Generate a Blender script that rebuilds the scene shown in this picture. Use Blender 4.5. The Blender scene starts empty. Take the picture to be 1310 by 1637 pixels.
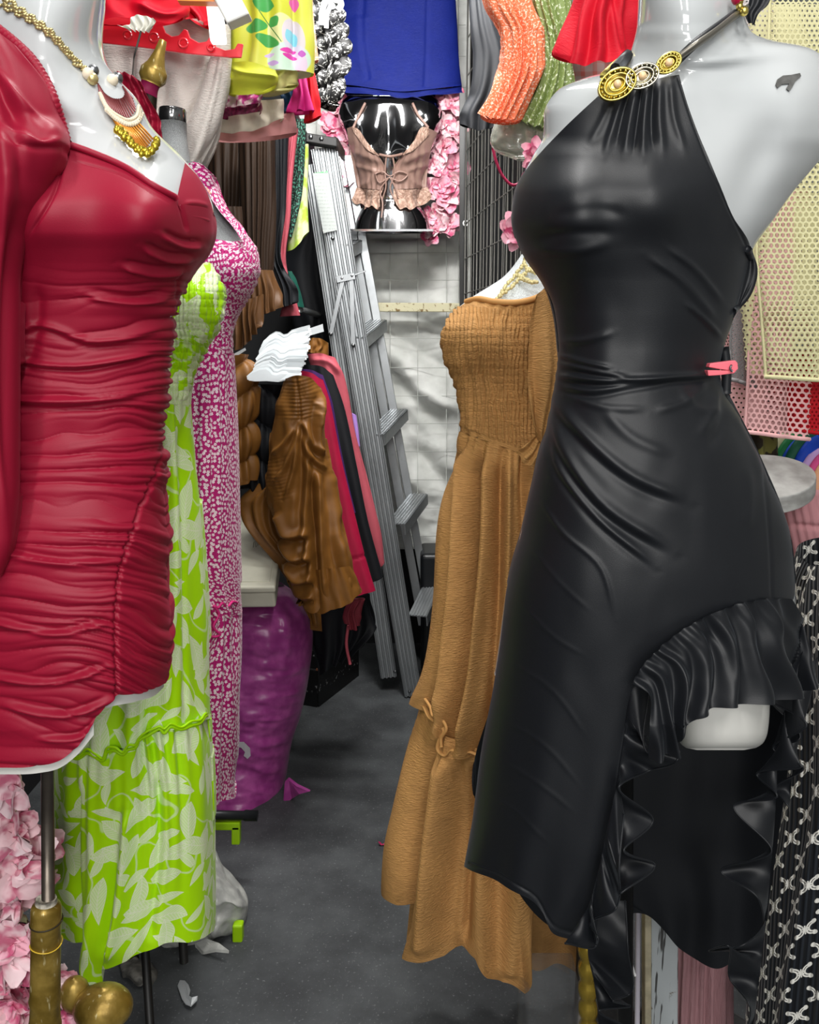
import bpy, bmesh, math, random
import numpy as np
from mathutils import Vector, Matrix

# ---------------------------------------------------------------- camera
S = bpy.context.scene
C = S.collection
F = 1400.0                      # focal length in pixels of the 1310 x 1637 frame
CAM = np.array([0.0, 0.0, 1.40])
PITCH = math.radians(11.0)
cd = bpy.data.cameras.new('camera'); cam = bpy.data.objects.new('camera', cd); C.objects.link(cam)
cam.location = CAM; cam.rotation_euler = (math.radians(90) - PITCH, 0, 0)
cd.sensor_fit = 'HORIZONTAL'; cd.sensor_width = 36.0; cd.lens = 36.0 * F / 1310.0
cd.clip_start = 0.02
S.camera = cam
# ---------------------------------------------------------------- world, lights, exposure
w = bpy.data.worlds.new('world'); S.world = w; w.use_nodes = True
w.node_tree.nodes['Background'].inputs[0].default_value = (0.95, 0.98, 1.0, 1)
w.node_tree.nodes['Background'].inputs[1].default_value = 0.5
S.view_settings.view_transform = 'Standard'; S.view_settings.look = 'None'
S.view_settings.exposure = 0.0; S.view_settings.gamma = 1.0
S.view_settings.use_curve_mapping = False
def area(name, loc, target, sx, sy, power, color=(1, 0.985, 0.96)):
    l = bpy.data.lights.new(name, 'AREA'); l.shape = 'RECTANGLE'; l.size = sx; l.size_y = sy
    l.energy = power; l.color = color
    o = bpy.data.objects.new(name, l); C.objects.link(o); o.location = loc
    d = Vector(target) - Vector(loc); o.rotation_euler = d.to_track_quat('-Z', 'Y').to_euler()
    return o
area('strip_or_fill_lamp', (-0.55, -0.5, 3.1), (-0.25, 1.3, 0.6), 0.14, 1.6, 34)
area('strip_or_fill_lamp', (0.45, -0.5, 3.1), (0.25, 1.3, 0.6), 0.14, 1.6, 34)
area('strip_or_fill_lamp', (0.05, -1.9, 2.0), (0, 2.2, 0.7), 1.6, 0.7, 38)  # added frontal fill behind the camera to even out the light, no real lamp
area('strip_or_fill_lamp', (0.05, 1.7, 3.2), (0.0, 2.0, 0), 0.25, 1.6, 42)
area('strip_or_fill_lamp', (0.0, 2.3, 2.45), (0.14, 3.84, 0.8), 0.9, 0.12, 34)  # added light just out of view, put in to brighten the tarpaulin

# ---------------------------------------------------------------- pixel / world helpers
cp, sp = math.cos(PITCH), math.sin(PITCH)
def P(px, py, Y):
    """world point at depth Y seen at (px,py); arrays allowed"""
    a = (np.asarray(px, float) - 655.0) / F; b = (818.5 - np.asarray(py, float)) / F
    dy = cp + b * sp; dz = -sp + b * cp
    k = np.asarray(Y, float) / dy
    return np.stack(np.broadcast_arrays(CAM[0] + a * k, CAM[1] + np.asarray(Y, float) + 0 * a, CAM[2] + dz * k), -1)
def floorY(py):
    b = (818.5 - py) / F
    return CAM[2] / -((-sp + b * cp) / (cp + b * sp))
def V3(px, py, Y): return Vector([float(c) for c in P(px, py, Y)])
def hermite(t, tk, yk):
    """smooth 1-D interpolation, clamped outside; yk may be (K,) or (K,...)"""
    tk = np.asarray(tk, float); yk = np.asarray(yk, float)
    K = len(tk)
    if K == 1: return np.repeat(yk, len(t), 0)
    h = np.diff(tk); sh = (K - 1,) + (1,) * (yk.ndim - 1)
    d = np.diff(yk, axis=0) / h.reshape(sh)
    m = np.empty_like(yk); m[0] = d[0]; m[-1] = d[-1]
    for i in range(1, K - 1):
        a, b = d[i - 1], d[i]
        with np.errstate(all='ignore'):
            hm = 2 * a * b / (a + b)
        m[i] = np.where(a * b > 0, hm, 0)
    t = np.clip(np.asarray(t, float), tk[0], tk[-1])
    i = np.clip(np.searchsorted(tk, t) - 1, 0, K - 2)
    u = (t - tk[i]) / h[i]
    e = u.reshape(u.shape + (1,) * (yk.ndim - 1)); hh = h[i].reshape(e.shape)
    return ((2*e**3 - 3*e**2 + 1) * yk[i] + (e**3 - 2*e**2 + e) * hh * m[i]
            + (-2*e**3 + 3*e**2) * yk[i+1] + (e**3 - e**2) * hh * m[i+1])
def catmull(t, tk, yk):
    """smooth curve through points (not monotone limited)"""
    tk = np.asarray(tk, float); yk = np.asarray(yk, float); K = len(tk)
    h = np.diff(tk); sh = (K - 1,) + (1,) * (yk.ndim - 1)
    d = np.diff(yk, axis=0) / h.reshape(sh)
    m = np.empty_like(yk); m[0] = d[0]; m[-1] = d[-1]
    for i in range(1, K - 1): m[i] = (d[i-1] * h[i] + d[i] * h[i-1]) / (h[i] + h[i-1])
    t = np.clip(np.asarray(t, float), tk[0], tk[-1]); i = np.clip(np.searchsorted(tk, t) - 1, 0, K - 2)
    u = (t - tk[i]) / h[i]; e = u.reshape(u.shape + (1,) * (yk.ndim - 1)); hh = h[i].reshape(e.shape)
    return ((2*e**3 - 3*e**2 + 1) * yk[i] + (e**3 - 2*e**2 + e) * hh * m[i]
            + (-2*e**3 + 3*e**2) * yk[i+1] + (e**3 - e**2) * hh * m[i+1])
def resample(pts, n, smooth=True, at=None):
    pts = np.asarray(pts, float)
    L = np.r_[0, np.cumsum(np.maximum(np.linalg.norm(np.diff(pts, axis=0), axis=1), 1e-6))]; L /= L[-1]
    t = np.linspace(0, 1, n) if at is None else at
    if len(pts) > 2 and smooth: return catmull(t, L, pts)
    return np.stack([np.interp(t, L, pts[:, k]) for k in range(pts.shape[1])], -1)
def vnoise(x, y, seed=0):
    rs = np.random.RandomState(seed); T = rs.rand(64, 64)
    x = np.asarray(x, float); y = np.asarray(y, float)
    xi = np.floor(x).astype(int); yi = np.floor(y).astype(int); fx = x - xi; fy = y - yi
    fx = fx*fx*(3-2*fx); fy = fy*fy*(3-2*fy)
    g = lambda i, j: T[i % 64, j % 64]
    return ((g(xi, yi)*(1-fx) + g(xi+1, yi)*fx)*(1-fy) + (g(xi, yi+1)*(1-fx) + g(xi+1, yi+1)*fx)*fy) * 2 - 1

class Body:
    """soft volume: rows (py, left px, right px, depth of axis, half thickness) + gaussian bumps towards the viewer"""
    def __init__(s, rows, bumps=(), e=2.3):
        a = np.array(rows, float); s.t = a[:, 0]; s.a = a; s.b = bumps; s.e = e
    def row(s, py): 
        sh = np.shape(py); r = hermite(np.ravel(py), s.t, s.a[:, 1:])
        return [r[:, k].reshape(sh) for k in range(4)]
    def Y(s, px, py, off=0.0):
        xl, xr, Yc, ry = s.row(py)
        x = np.clip(np.abs((px - (xl + xr) / 2) / ((xr - xl) / 2 + 1e-6)), 0, 1)
        Y = Yc - ry * (1 - x ** s.e) ** (1 / 2.0)
        for (cx, cy, sx, sy, rot, amp) in s.b:
            c, q = math.cos(math.radians(rot)), math.sin(math.radians(rot))
            dx, dy = px - cx, py - cy
            u, v = dx * c + dy * q, -dx * q + dy * c
            Y = Y - amp * np.exp(-(u / sx) ** 2 - (v / sy) ** 2) * (1 - x ** 6)
        return Y - off
class Flat(Body):
    """a depth given directly by a function of (px,py)"""
    def __init__(s, f): s.f = f if callable(f) else (lambda px, py: f + 0 * px)
    def Y(s, px, py, off=0.0): return s.f(px, py) - off
    def row(s, py): return None

# displacement builders: functions of (px, py, s, t) -> metres outwards
def seg_dist(px, py, pts):
    best = np.full(px.shape, 1e9); side = np.zeros(px.shape); along = np.zeros(px.shape)
    pts = np.asarray(pts, float); L = np.r_[0, np.cumsum(np.linalg.norm(np.diff(pts, axis=0), axis=1))]
    for i in range(len(pts) - 1):
        a, b = pts[i], pts[i+1]; d = b - a; l2 = d @ d + 1e-9
        u = np.clip(((px - a[0]) * d[0] + (py - a[1]) * d[1]) / l2, 0, 1)
        qx = px - a[0] - u * d[0]; qy = py - a[1] - u * d[1]; D = np.hypot(qx, qy)
        m = D < best; best = np.where(m, D, best)
        sd = np.sign(d[0] * qy - d[1] * qx); side = np.where(m, sd * D, side)
        along = np.where(m, (L[i] + u * math.sqrt(l2)) / L[-1], along)
    return best, side, along
def crease(pts, w, amp, taper=0.25, asym=0.0):
    if len(pts) > 2: pts = resample(pts, len(pts) * 4)
    def f(px, py, s, t):
        D, sd, al = seg_dist(px, py, pts)
        q = np.clip(np.minimum(al, 1 - al) / max(taper, 1e-3), 0, 1); q = q*q*(3-2*q) * .9 + .1
        g = np.exp(-(D / w) ** 2)
        out = amp * q * g
        if asym: out = out - asym * amp * q * np.exp(-((sd - 1.6 * w) / w) ** 2)
        return out
    return f
def bulge(cx, cy, sx, sy, amp, rot=0):
    c, q = math.cos(math.radians(rot)), math.sin(math.radians(rot))
    def f(px, py, s, t):
        dx, dy = px - cx, py - cy; u, v = dx*c + dy*q, -dx*q + dy*c
        return amp * np.exp(-(u/sx)**2 - (v/sy)**2)
    return f
def gathers(n, a0, a1, seed=0, warp=0.5, t0=0.0, sharp=1.0, drift=0.0, p=0.7):
    def f(px, py, s, t):
        tt = np.clip((t - t0) / (1 - t0), 0, 1)
        ph = s * n * 2 * math.pi + warp * 2.2 * vnoise(s * n * .55 + 3, t * 2.2, seed) + drift * t
        c = np.cos(ph); c = np.sign(c) * np.abs(c) ** sharp
        am = .55 + .45 * vnoise(s * n * .5, t * 1.7 + 9, seed + 1)
        return (a0 + (a1 - a0) * tt ** p) * c * am * (t >= t0)
    return f
def smock(dx, dy, amp, seed=0, t0=0., t1=1., wob=1.0):
    def f(px, py, s, t):
        u = px / dx + wob * .5 * vnoise(px / (dx * 3), py / (dy * 1.8), seed); v = py / dy + .25 * vnoise(px / (dx * 6), py / dy * .2, seed + 3)
        rib = np.abs(np.sin(u * math.pi)) ** .8; row = np.abs(np.sin(v * math.pi)) ** .5
        k = np.clip((t - t0) / .02, 0, 1) * np.clip((t1 - t) / .02, 0, 1)
        return amp * k * (rib * (.72 + .28 * row) - .4)
    return f
def rough(sx, sy, amp, seed=0):
    return lambda px, py, s, t: amp * (vnoise(px / sx, py / sy, seed) + .5 * vnoise(px / sx * 2.1, py / sy * 2.1, seed + 1))

ORG = {}
def finish(o, me, mat, parent, origin):
    me.materials.append(mat)
    C.objects.link(o)
    o.location = origin
    if parent is not None:
        o.parent = parent; o.location = Vector(origin) - ORG[parent.name]
    ORG[o.name] = Vector(origin)
    return o
def mesh_from(name, co, faces, mat, parent=None, smooth=True, uv=None, col=None):
    co = np.asarray(co, float).reshape(-1, 3)
    origin = Vector([float(v) for v in (co.min(0) + co.max(0)) / 2]); origin.z = float(co[:, 2].min())
    me = bpy.data.meshes.new(name)
    faces = np.asarray(faces) if not isinstance(faces, list) else faces
    loc = co - np.array(origin)
    if isinstance(faces, np.ndarray):
        nf, k = faces.shape
        me.vertices.add(len(loc)); me.vertices.foreach_set('co', loc.ravel().astype(np.float32))
        me.loops.add(nf * k); me.loops.foreach_set('vertex_index', faces.ravel().astype(np.int32))
        me.polygons.add(nf); me.polygons.foreach_set('loop_start', (np.arange(nf) * k).astype(np.int32))
        me.polygons.foreach_set('loop_total', np.full(nf, k, np.int32))
        me.update(calc_edges=True)
        if uv is not None:
            l = me.uv_layers.new(name='UVMap'); l.data.foreach_set('uv', np.asarray(uv)[faces.ravel()].ravel().astype(np.float32))
    else:
        me.from_pydata([tuple(v) for v in loc], [], faces); me.update()
    me.polygons.foreach_set('use_smooth', np.full(len(me.polygons), smooth))
    me.validate()
    return finish(bpy.data.objects.new(name, me), me, mat, parent, origin)
def grid_faces(nv, nu, base=0, wrap=False, flip=False):
    i = np.arange(nv - 1)[:, None]; j = np.arange(nu if wrap else nu - 1)[None, :]; j2 = (j + 1) % nu
    f = np.stack([i*nu + j, (i+1)*nu + j, (i+1)*nu + j2, i*nu + j2], -1).reshape(-1, 4) + base
    return f[:, ::-1] if flip else f
def normals(G):
    du = np.gradient(G, axis=1); dv = np.gradient(G, axis=0)
    n = np.cross(du, dv); n /= np.linalg.norm(n, axis=2, keepdims=True) + 1e-12
    return n
def samp(n, cos):
    if cos: return (1 - np.cos(np.linspace(0, math.pi, n))) / 2 * .75 + np.linspace(0, 1, n) * .25
    return np.linspace(0, 1, n)
def patchgrid(B, rows, nu, nv, off=0.0, disp=(), cos=True, back=False, smoothrows=True, thick_back=None, tk=None):
    """surface through rows of pixel polylines, laid on body B's depth field"""
    sc = samp(nu, cos)
    R = np.stack([resample(r, nu, len(r) > 2 and smoothrows, at=sc) for r in rows])       # K,nu,2
    d = np.r_[0, np.cumsum([max(np.linalg.norm(R[k+1] - R[k], axis=1).mean(), 1) for k in range(len(R)-1)])]
    t = np.linspace(0, 1, nv); G = catmull(t * d[-1], d, R)
    px, py = G[..., 0], G[..., 1]
    Sg, Tg = np.meshgrid(sc, t)
    X = P(px, py, B.Y(px, py, off))
    n = normals(X); view = X - CAM
    sgn = np.where((n * view).sum(-1, keepdims=True) > 0, -1, 1); n = n * sgn
    D = sum((f(px, py, Sg, Tg) for f in disp), np.zeros(px.shape))
    if back is not None: X = X + n * D[..., None]
    return X, (px, py, Sg, Tg)
def uvof(X):
    du = np.linalg.norm(np.diff(X, axis=1), axis=2); u = np.c_[np.zeros(len(X)), np.cumsum(du, 1)]; u = u - u[:, u.shape[1]//2][:, None]
    dv = np.linalg.norm(np.diff(X, axis=0), axis=2).mean(1); v = -np.r_[0, np.cumsum(dv)]
    return np.stack([u, np.broadcast_to(v[:, None], u.shape)], -1).reshape(-1, 2)
def cloth(name, B, rows, mat, parent=None, nu=120, nv=160, off=0.0, disp=(), back=True, cos=True, backdrop=0, backdisp=(), seam=None, smoothrows=True):
    X, (px, py, Sg, Tg) = patchgrid(B, rows, nu, nv, off, disp, cos, smoothrows=smoothrows)
    co = [X.reshape(-1, 3)]; fc = [grid_faces(nv, nu)]; uv = [uvof(X)]
    if back:
        # the rear half of the tube: same side edges, mirrored depth
        nb = max(nu // 3, 12); sb = samp(nb, True)
        A, Bq = X[:, 0], X[:, -1]
        xl, xr, Yc, ry = B.row((py[:, 0] + py[:, -1]) / 2)
        s2 = (2 * sb - 1)
        dep = (1 - np.abs(s2) ** B.e) ** .5
        K = A[:, None, :] * (1 - sb[None, :, None]) + Bq[:, None, :] * sb[None, :, None]
        Kb = K.copy(); Kb[..., 1] = K[..., 1] + (ry[:, None] + off) * dep[None]
        # keep the rear at the same height or lower as asked
        if backdrop: Kb[..., 2] -= backdrop * dep[None] * np.linspace(0, 1, nv)[:, None] ** 2
        for f in backdisp:
            Kb[..., 1] += f(sb[None, :] * 300 + 0 * Kb[..., 0], Kb[..., 2] * 500, sb[None, :] + 0 * Kb[..., 0], np.linspace(0, 1, nv)[:, None] + 0 * Kb[..., 0])
        co.append(Kb.reshape(-1, 3)); fc.append(grid_faces(nv, nb, nu * nv, flip=True)); uv.append(uvof(Kb) + np.array([[1.37, 0]]))
    o = mesh_from(name, np.concatenate(co), np.concatenate(fc), mat, parent, uv=np.concatenate(uv))
    return o
def solid(name, B, py0, py1, mat, parent=None, nu=64, nv=90, off=0.0, cap=True, disp=(), shrink=0.0, rb=1.0):
    """closed body of revolution-like volume between two pixel rows"""
    t = np.linspace(0, 1, nv); py = py0 + (py1 - py0) * t
    th = np.linspace(0, 2 * math.pi, nu, endpoint=False)
    xl, xr, Yc, ry = B.row(py); cx = (xl + xr) / 2; rx = (xr - xl) / 2 - shrink
    PX = cx[:, None] - rx[:, None] * np.cos(th)[None]; PY = np.repeat(py[:, None], nu, 1)
    Yf = B.Y(PX, PY, off); Yb = Yc[:, None] + rb * (ry[:, None]) * np.sqrt(np.clip(1 - np.abs(np.cos(th))[None] ** B.e, 0, 1))
    X = P(PX, PY, np.where(np.sin(th)[None] >= 0, Yf, Yc[:, None]))
    X[..., 1] = np.where(np.sin(th)[None] >= 0, X[..., 1], Yb)
    D = sum((f(PX, PY, th[None] + 0 * PX, t[:, None] + 0 * PX) for f in disp), np.zeros(PX.shape)) * (np.sin(th)[None] > 0)
    X[..., 1] -= D
    co = X.reshape(-1, 3); f = [tuple(q) for q in grid_faces(nv, nu, wrap=True)]
    if cap: f += [tuple(range(nu))[::-1], tuple(range((nv-1)*nu, nv*nu))]
    return mesh_from(name, co, f, mat, parent)
def tube(name, pts, r, mat, parent=None, n=10, res=None, radii=None, smooth=True, flat=1.0, closed=False):
    co, fc = tube_geo(pts, r, n, res, radii, flat)
    return mesh_from(name, co, fc, mat, parent, smooth)
def tube_geo(pts, r, n=10, res=None, radii=None, flat=1.0, up=None):
    pts = np.asarray([tuple(p) for p in pts], float)
    if res: pts2 = resample(pts, res)
    else: pts2 = pts
    if radii is not None:
        L = np.linspace(0, 1, len(radii)); radii = np.interp(np.linspace(0, 1, len(pts2)), L, radii)
    else: radii = np.full(len(pts2), r)
    T = np.gradient(pts2, axis=0); T /= np.linalg.norm(T, axis=1, keepdims=True) + 1e-12
    u = np.array([0, 0, 1.0]) if up is None else np.array(up, float)
    if abs(T[0] @ u) > .9 and up is None: u = np.array([0, 1.0, 0])
    co = []; N = None
    for i in range(len(pts2)):
        N = np.cross(T[i], u) if N is None else N - T[i] * (N @ T[i])
        N /= np.linalg.norm(N) + 1e-12; Bn = np.cross(T[i], N)
        for k in range(n):
            a = 2 * math.pi * k / n
            co.append(pts2[i] + radii[i] * (N * math.cos(a) + Bn * math.sin(a) * flat))
    f = [tuple(int(v) for v in q) for q in grid_faces(len(pts2), n, wrap=True)]
    f += [tuple(range(n))[::-1], tuple(range((len(pts2)-1)*n, len(pts2)*n))]
    return np.array(co), f
def join_geo(parts):
    co = []; fc = []; b = 0
    for c, f in parts:
        co.append(np.asarray(c, float)); fc += [tuple(int(i) + b for i in q) for q in f]; b += len(c)
    return np.concatenate(co), fc
def box_geo(a, b, c0, c1, cut=0.0):
    """prism from point a to point b with half extent vectors c0 and c1"""
    a, b, c0, c1 = [np.array(v, float) for v in (a, b, c0, c1)]
    q = [c0 + c1, -c0 + c1, -c0 - c1, c0 - c1]
    co = [a + v for v in q] + [b + v for v in q]
    return np.array(co), [(0,1,2,3), (7,6,5,4), (0,4,5,1), (1,5,6,2), (2,6,7,3), (3,7,4,0)]
def prism_geo(outline, n, t):
    """planar outline (world points) extruded along vector n by t"""
    o = np.asarray([tuple(p) for p in outline], float); k = len(o); d = np.array(n, float); d = d / np.linalg.norm(d) * t
    co = np.concatenate([o, o + d])
    return co, [tuple(range(k)), tuple(range(k, 2*k))[::-1]] + [(i, i + k, (i+1) % k + k, (i+1) % k) for i in range(k)]
def lathe_geo(prof, a, b, n=24):
    """profile [(t along a->b, radius)]"""
    a, b = np.array(a, float), np.array(b, float); T = (b - a) / np.linalg.norm(b - a)
    u = np.array([0, 1.0, 0]) if abs(T[1]) < .8 else np.array([1.0, 0, 0]); N = np.cross(T, u); N /= np.linalg.norm(N); Bn = np.cross(T, N)
    co = [a + (b - a) * t + r * (N * math.cos(2*math.pi*k/n) + Bn * math.sin(2*math.pi*k/n)) for t, r in prof for k in range(n)]
    f = [tuple(int(v) for v in q) for q in grid_faces(len(prof), n, wrap=True)]
    f += [tuple(range(n))[::-1], tuple(range((len(prof)-1)*n, len(prof)*n))]
    return np.array(co), f
def sphere_geo(c, r, nu=10, nv=7, sc=(1, 1, 1)):
    co = []; 
    for i in range(nv):
        a = math.pi * (i + .02) / (nv - 1 + .04)
        for k in range(nu):
            b = 2 * math.pi * k / nu; co.append([c[0] + r*sc[0]*math.sin(a)*math.cos(b), c[1] + r*sc[1]*math.sin(a)*math.sin(b), c[2] + r*sc[2]*math.cos(a)])
    return np.array(co), [tuple(int(v) for v in q) for q in grid_faces(nv, nu, wrap=True)] + [tuple(range(nu))[::-1], tuple(range((nv-1)*nu, nv*nu))]
def geo(name, g, mat, parent=None, smooth=False):
    if isinstance(g, list): g = join_geo(g)
    o = mesh_from(name, g[0], g[1], mat, parent, smooth)
    return o
def bevel(o, w=.003, seg=2):
    m = o.modifiers.new('bevel', 'BEVEL'); m.width = w; m.segments = seg; m.limit_method = 'ANGLE'
    return o
def sharp(o, ang=40):
    me = o.data; me.set_sharp_from_angle(angle=math.radians(ang)); return o
def tag(o, label=None, cat=None, group=None, kind=None):
    if label: o['label'] = label
    if cat: o['category'] = cat
    if group: o['group'] = group
    if kind: o['kind'] = kind
    return o
def thing(name, loc, label, cat, group=None):
    o = bpy.data.objects.new(name, None); C.objects.link(o); o.location = loc; o.empty_display_size = .05
    ORG[o.name] = Vector(loc); return tag(o, label, cat, group)
def struct(o): o['kind'] = 'structure'; return o
def copy_tree(o, parent=None):
    c = o.copy(); C.objects.link(c)
    if parent is not None: c.parent = parent
    for ch in o.children: copy_tree(ch, c)
    return c
def on(B, pts, off=0.0, n=None):
    p = np.asarray(pts, float)
    if n: p = resample(p, n)
    return P(p[:, 0], p[:, 1], B.Y(p[:, 0], p[:, 1], off))
def net(name, X, cols, rows, mat, parent=None, hole=.62, off=0.5, mask=None, sides=6):
    """hexagonal mesh fabric laid on the surface grid X: real holes"""
    nv, nu, _ = X.shape
    def at(s, t):
        a = np.clip(s, 0, 1) * (nu - 1); b = np.clip(t, 0, 1) * (nv - 1)
        i = np.clip(a.astype(int), 0, nu - 2); j = np.clip(b.astype(int), 0, nv - 2); fa = (a - i)[..., None]; fb = (b - j)[..., None]
        return (X[j, i]*(1-fa)*(1-fb) + X[j, i+1]*fa*(1-fb) + X[j+1, i]*(1-fa)*fb + X[j+1, i+1]*fa*fb)
    ci, ri = np.meshgrid(np.arange(cols), np.arange(rows))
    cx = (ci + .5 * (ri % 2) + .25) / cols; cy = (ri + .5) / rows
    if mask is not None:
        k = mask(cx, cy); cx, cy = cx[k], cy[k]
    cx = cx.ravel(); cy = cy.ravel()
    ang = np.radians([90, 30, -30, -90, -150, 150]) if sides == 6 else np.radians([45, -45, -135, 135])
    ox = np.cos(ang) / math.sqrt(3) * 1.0 / cols * 1.0; oy = np.sin(ang) / 1.5 / rows
    ox = ox * (1.0 / (math.cos(math.radians(30)) / math.sqrt(3)) * .5)
    Xo = at(cx[:, None] + ox[None], cy[:, None] + oy[None]); Xi = at(cx[:, None] + ox[None]*hole, cy[:, None] + oy[None]*hole)
    n = len(cx); k = len(ang); co = np.concatenate([Xo, Xi], 1).reshape(-1, 3)
    b = (np.arange(n) * 2 * k)[:, None]; q = np.arange(k)[None]; q2 = (q + 1) % k
    f = np.stack([b + q, b + q2, b + k + q2, b + k + q], -1).reshape(-1, 4)
    return mesh_from(name, co, f, mat, parent)

# ---------------------------------------------------------------- shader helpers
def lin(h):
    if isinstance(h, str):
        h = h.lstrip('#'); c = [int(h[i:i+2], 16) / 255 for i in (0, 2, 4)]
        return tuple((v / 12.92 if v <= .04045 else ((v + .055) / 1.055) ** 2.4) for v in c) + (1,)
    return tuple(h) + (1,) if len(h) == 3 else h
class E:
    nt = None
    def __init__(s, sock): s.s = sock
    @staticmethod
    def m(op, *a, clamp=False):
        n = E.nt.nodes.new('ShaderNodeMath'); n.operation = op; n.use_clamp = clamp
        for i, v in enumerate(a):
            if isinstance(v, E): E.nt.links.new(v.s, n.inputs[i])
            else: n.inputs[i].default_value = v
        return E(n.outputs[0])
    def __add__(s, o): return E.m('ADD', s, o)
    __radd__ = __add__
    def __sub__(s, o): return E.m('SUBTRACT', s, o)
    def __rsub__(s, o): return E.m('SUBTRACT', o, s)
    def __mul__(s, o): return E.m('MULTIPLY', s, o)
    __rmul__ = __mul__
    def __truediv__(s, o): return E.m('DIVIDE', s, o)
def f_abs(a): return E.m('ABSOLUTE', a)
def f_sin(a): return E.m('SINE', a)
def f_min(a, b): return E.m('MINIMUM', a, b)
def f_max(a, b): return E.m('MAXIMUM', a, b)
def f_lt(a, b): return E.m('LESS_THAN', a, b)
def f_ss(x, a, b):
    n = E.nt.nodes.new('ShaderNodeMapRange'); n.interpolation_type = 'SMOOTHSTEP'
    E.nt.links.new(x.s, n.inputs[0]); n.inputs[1].default_value = a; n.inputs[2].default_value = b
    return E(n.outputs[0])
def f_len(x, y): return E.m('SQRT', x * x + y * y)
def vec(x, y, z=0.0):
    n = E.nt.nodes.new('ShaderNodeCombineXYZ')
    for i, v in enumerate((x, y, z)):
        if isinstance(v, E): E.nt.links.new(v.s, n.inputs[i])
        else: n.inputs[i].default_value = v
    return n.outputs[0]
def sep(sock):
    n = E.nt.nodes.new('ShaderNodeSeparateXYZ'); E.nt.links.new(sock, n.inputs[0]); return [E(o) for o in n.outputs]
def uvc():
    n = E.nt.nodes.new('ShaderNodeTexCoord'); x, y, z = sep(n.outputs['UV']); return x, y
def objc():
    n = E.nt.nodes.new('ShaderNodeTexCoord'); return sep(n.outputs['Object'])
def noise(v, scale, detail=2.0, rough=.5, dist=0.0):
    n = E.nt.nodes.new('ShaderNodeTexNoise'); n.inputs['Scale'].default_value = scale; n.inputs['Detail'].default_value = detail
    n.inputs['Roughness'].default_value = rough; n.inputs['Distortion'].default_value = dist
    if v is not None: E.nt.links.new(v, n.inputs['Vector'])
    return E(n.outputs[0])
def voro(v, scale, rand=1.0, feat='F1'):
    n = E.nt.nodes.new('ShaderNodeTexVoronoi'); n.inputs['Scale'].default_value = scale; n.inputs['Randomness'].default_value = rand; n.feature = feat
    E.nt.links.new(v, n.inputs['Vector'])
    return n
def mix(fac, a, b):
    n = E.nt.nodes.new('ShaderNodeMix'); n.data_type = 'RGBA'
    if isinstance(fac, E): E.nt.links.new(fac.s, n.inputs[0])
    else: n.inputs[0].default_value = fac
    for i, v in ((6, a), (7, b)):
        if isinstance(v, bpy.types.NodeSocket): E.nt.links.new(v, n.inputs[i])
        else: n.inputs[i].default_value = lin(v)
    return n.outputs[2]
def new(name):
    m = bpy.data.materials.new(name); m.use_nodes = True; E.nt = m.node_tree
    return m, m.node_tree.nodes['Principled BSDF']
def setp(b, color=None, rough=.6, metal=0, spec=.5, sheen=0, coat=0, trans=0, alpha=None, bump=None, bs=.3, bd=.001, sub=0, ior=1.45, stint=None):
    if color is not None:
        if isinstance(color, bpy.types.NodeSocket): E.nt.links.new(color, b.inputs['Base Color'])
        else: b.inputs['Base Color'].default_value = lin(color)
    if isinstance(rough, E): E.nt.links.new(rough.s, b.inputs['Roughness'])
    else: b.inputs['Roughness'].default_value = rough
    b.inputs['Metallic'].default_value = metal; b.inputs['Specular IOR Level'].default_value = spec
    b.inputs['Sheen Weight'].default_value = sheen * .4; b.inputs['Coat Weight'].default_value = coat
    b.inputs['Sheen Roughness'].default_value = .4
    b.inputs['Coat Roughness'].default_value = .04; b.inputs['Transmission Weight'].default_value = trans; b.inputs['IOR'].default_value = ior
    if stint is not None: b.inputs['Sheen Tint'].default_value = lin(stint)
    if alpha is not None:
        if isinstance(alpha, E): E.nt.links.new(alpha.s, b.inputs['Alpha'])
        else: b.inputs['Alpha'].default_value = alpha
    if bump is not None:
        n = E.nt.nodes.new('ShaderNodeBump'); n.inputs['Strength'].default_value = bs; n.inputs['Distance'].default_value = bd
        E.nt.links.new(bump.s, n.inputs['Height']); E.nt.links.new(n.outputs[0], b.inputs['Normal'])
def M(name, color, rough=.6, metal=0, spec=.5, sheen=0, coat=0, var=0.0, vs=8, bs=0.0, bscale=300, trans=0, alpha=None, stint=None):
    m, b = new(name); col = lin(color)
    tc = E.nt.nodes.new('ShaderNodeTexCoord').outputs['Object']
    if var:
        dark = tuple(max(c * (1 - var), 0) for c in col[:3]) + (1,)
        light = tuple(min(c * (1 + var), 1) for c in col[:3]) + (1,)
        col = mix(f_ss(noise(tc, vs, 4), .3, .7), dark, light)
    bp = noise(tc, bscale, 3) if bs else None
    setp(b, col, rough, metal, spec, sheen, coat, trans, alpha, bp, bs, .002, stint=stint)
    return m
def fabric(name, color, rough=.75, sheen=.3, spec=.3, bs=.25, sx=900, sy=900, crk=None, var=.08, stint=None, trans=None):
    """woven or knitted cloth; crk=(sx,sy,strength) adds a crinkle relief"""
    m, b = new(name); u, v = uvc(); col = lin(color)
    dark = tuple(c * (1 - var) for c in col[:3]) + (1,)
    n1 = noise(vec(u * 6, v * 6), 3.0, 3)
    c = mix(f_ss(n1, .35, .65), dark, col)
    h = f_sin(u * sx * 3) * f_sin(v * sy * 3) * .25
    if crk: h = h * .2 + noise(vec(u * crk[0], v * crk[1]), 1.0, 3, .55, .6) * crk[2]
    setp(b, c, rough, 0, spec, sheen, 0, bump=h, bs=bs, bd=.004, stint=stint if stint else tuple(min(1, q * 2.5 + .05) for q in col[:3]))
    return m
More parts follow.
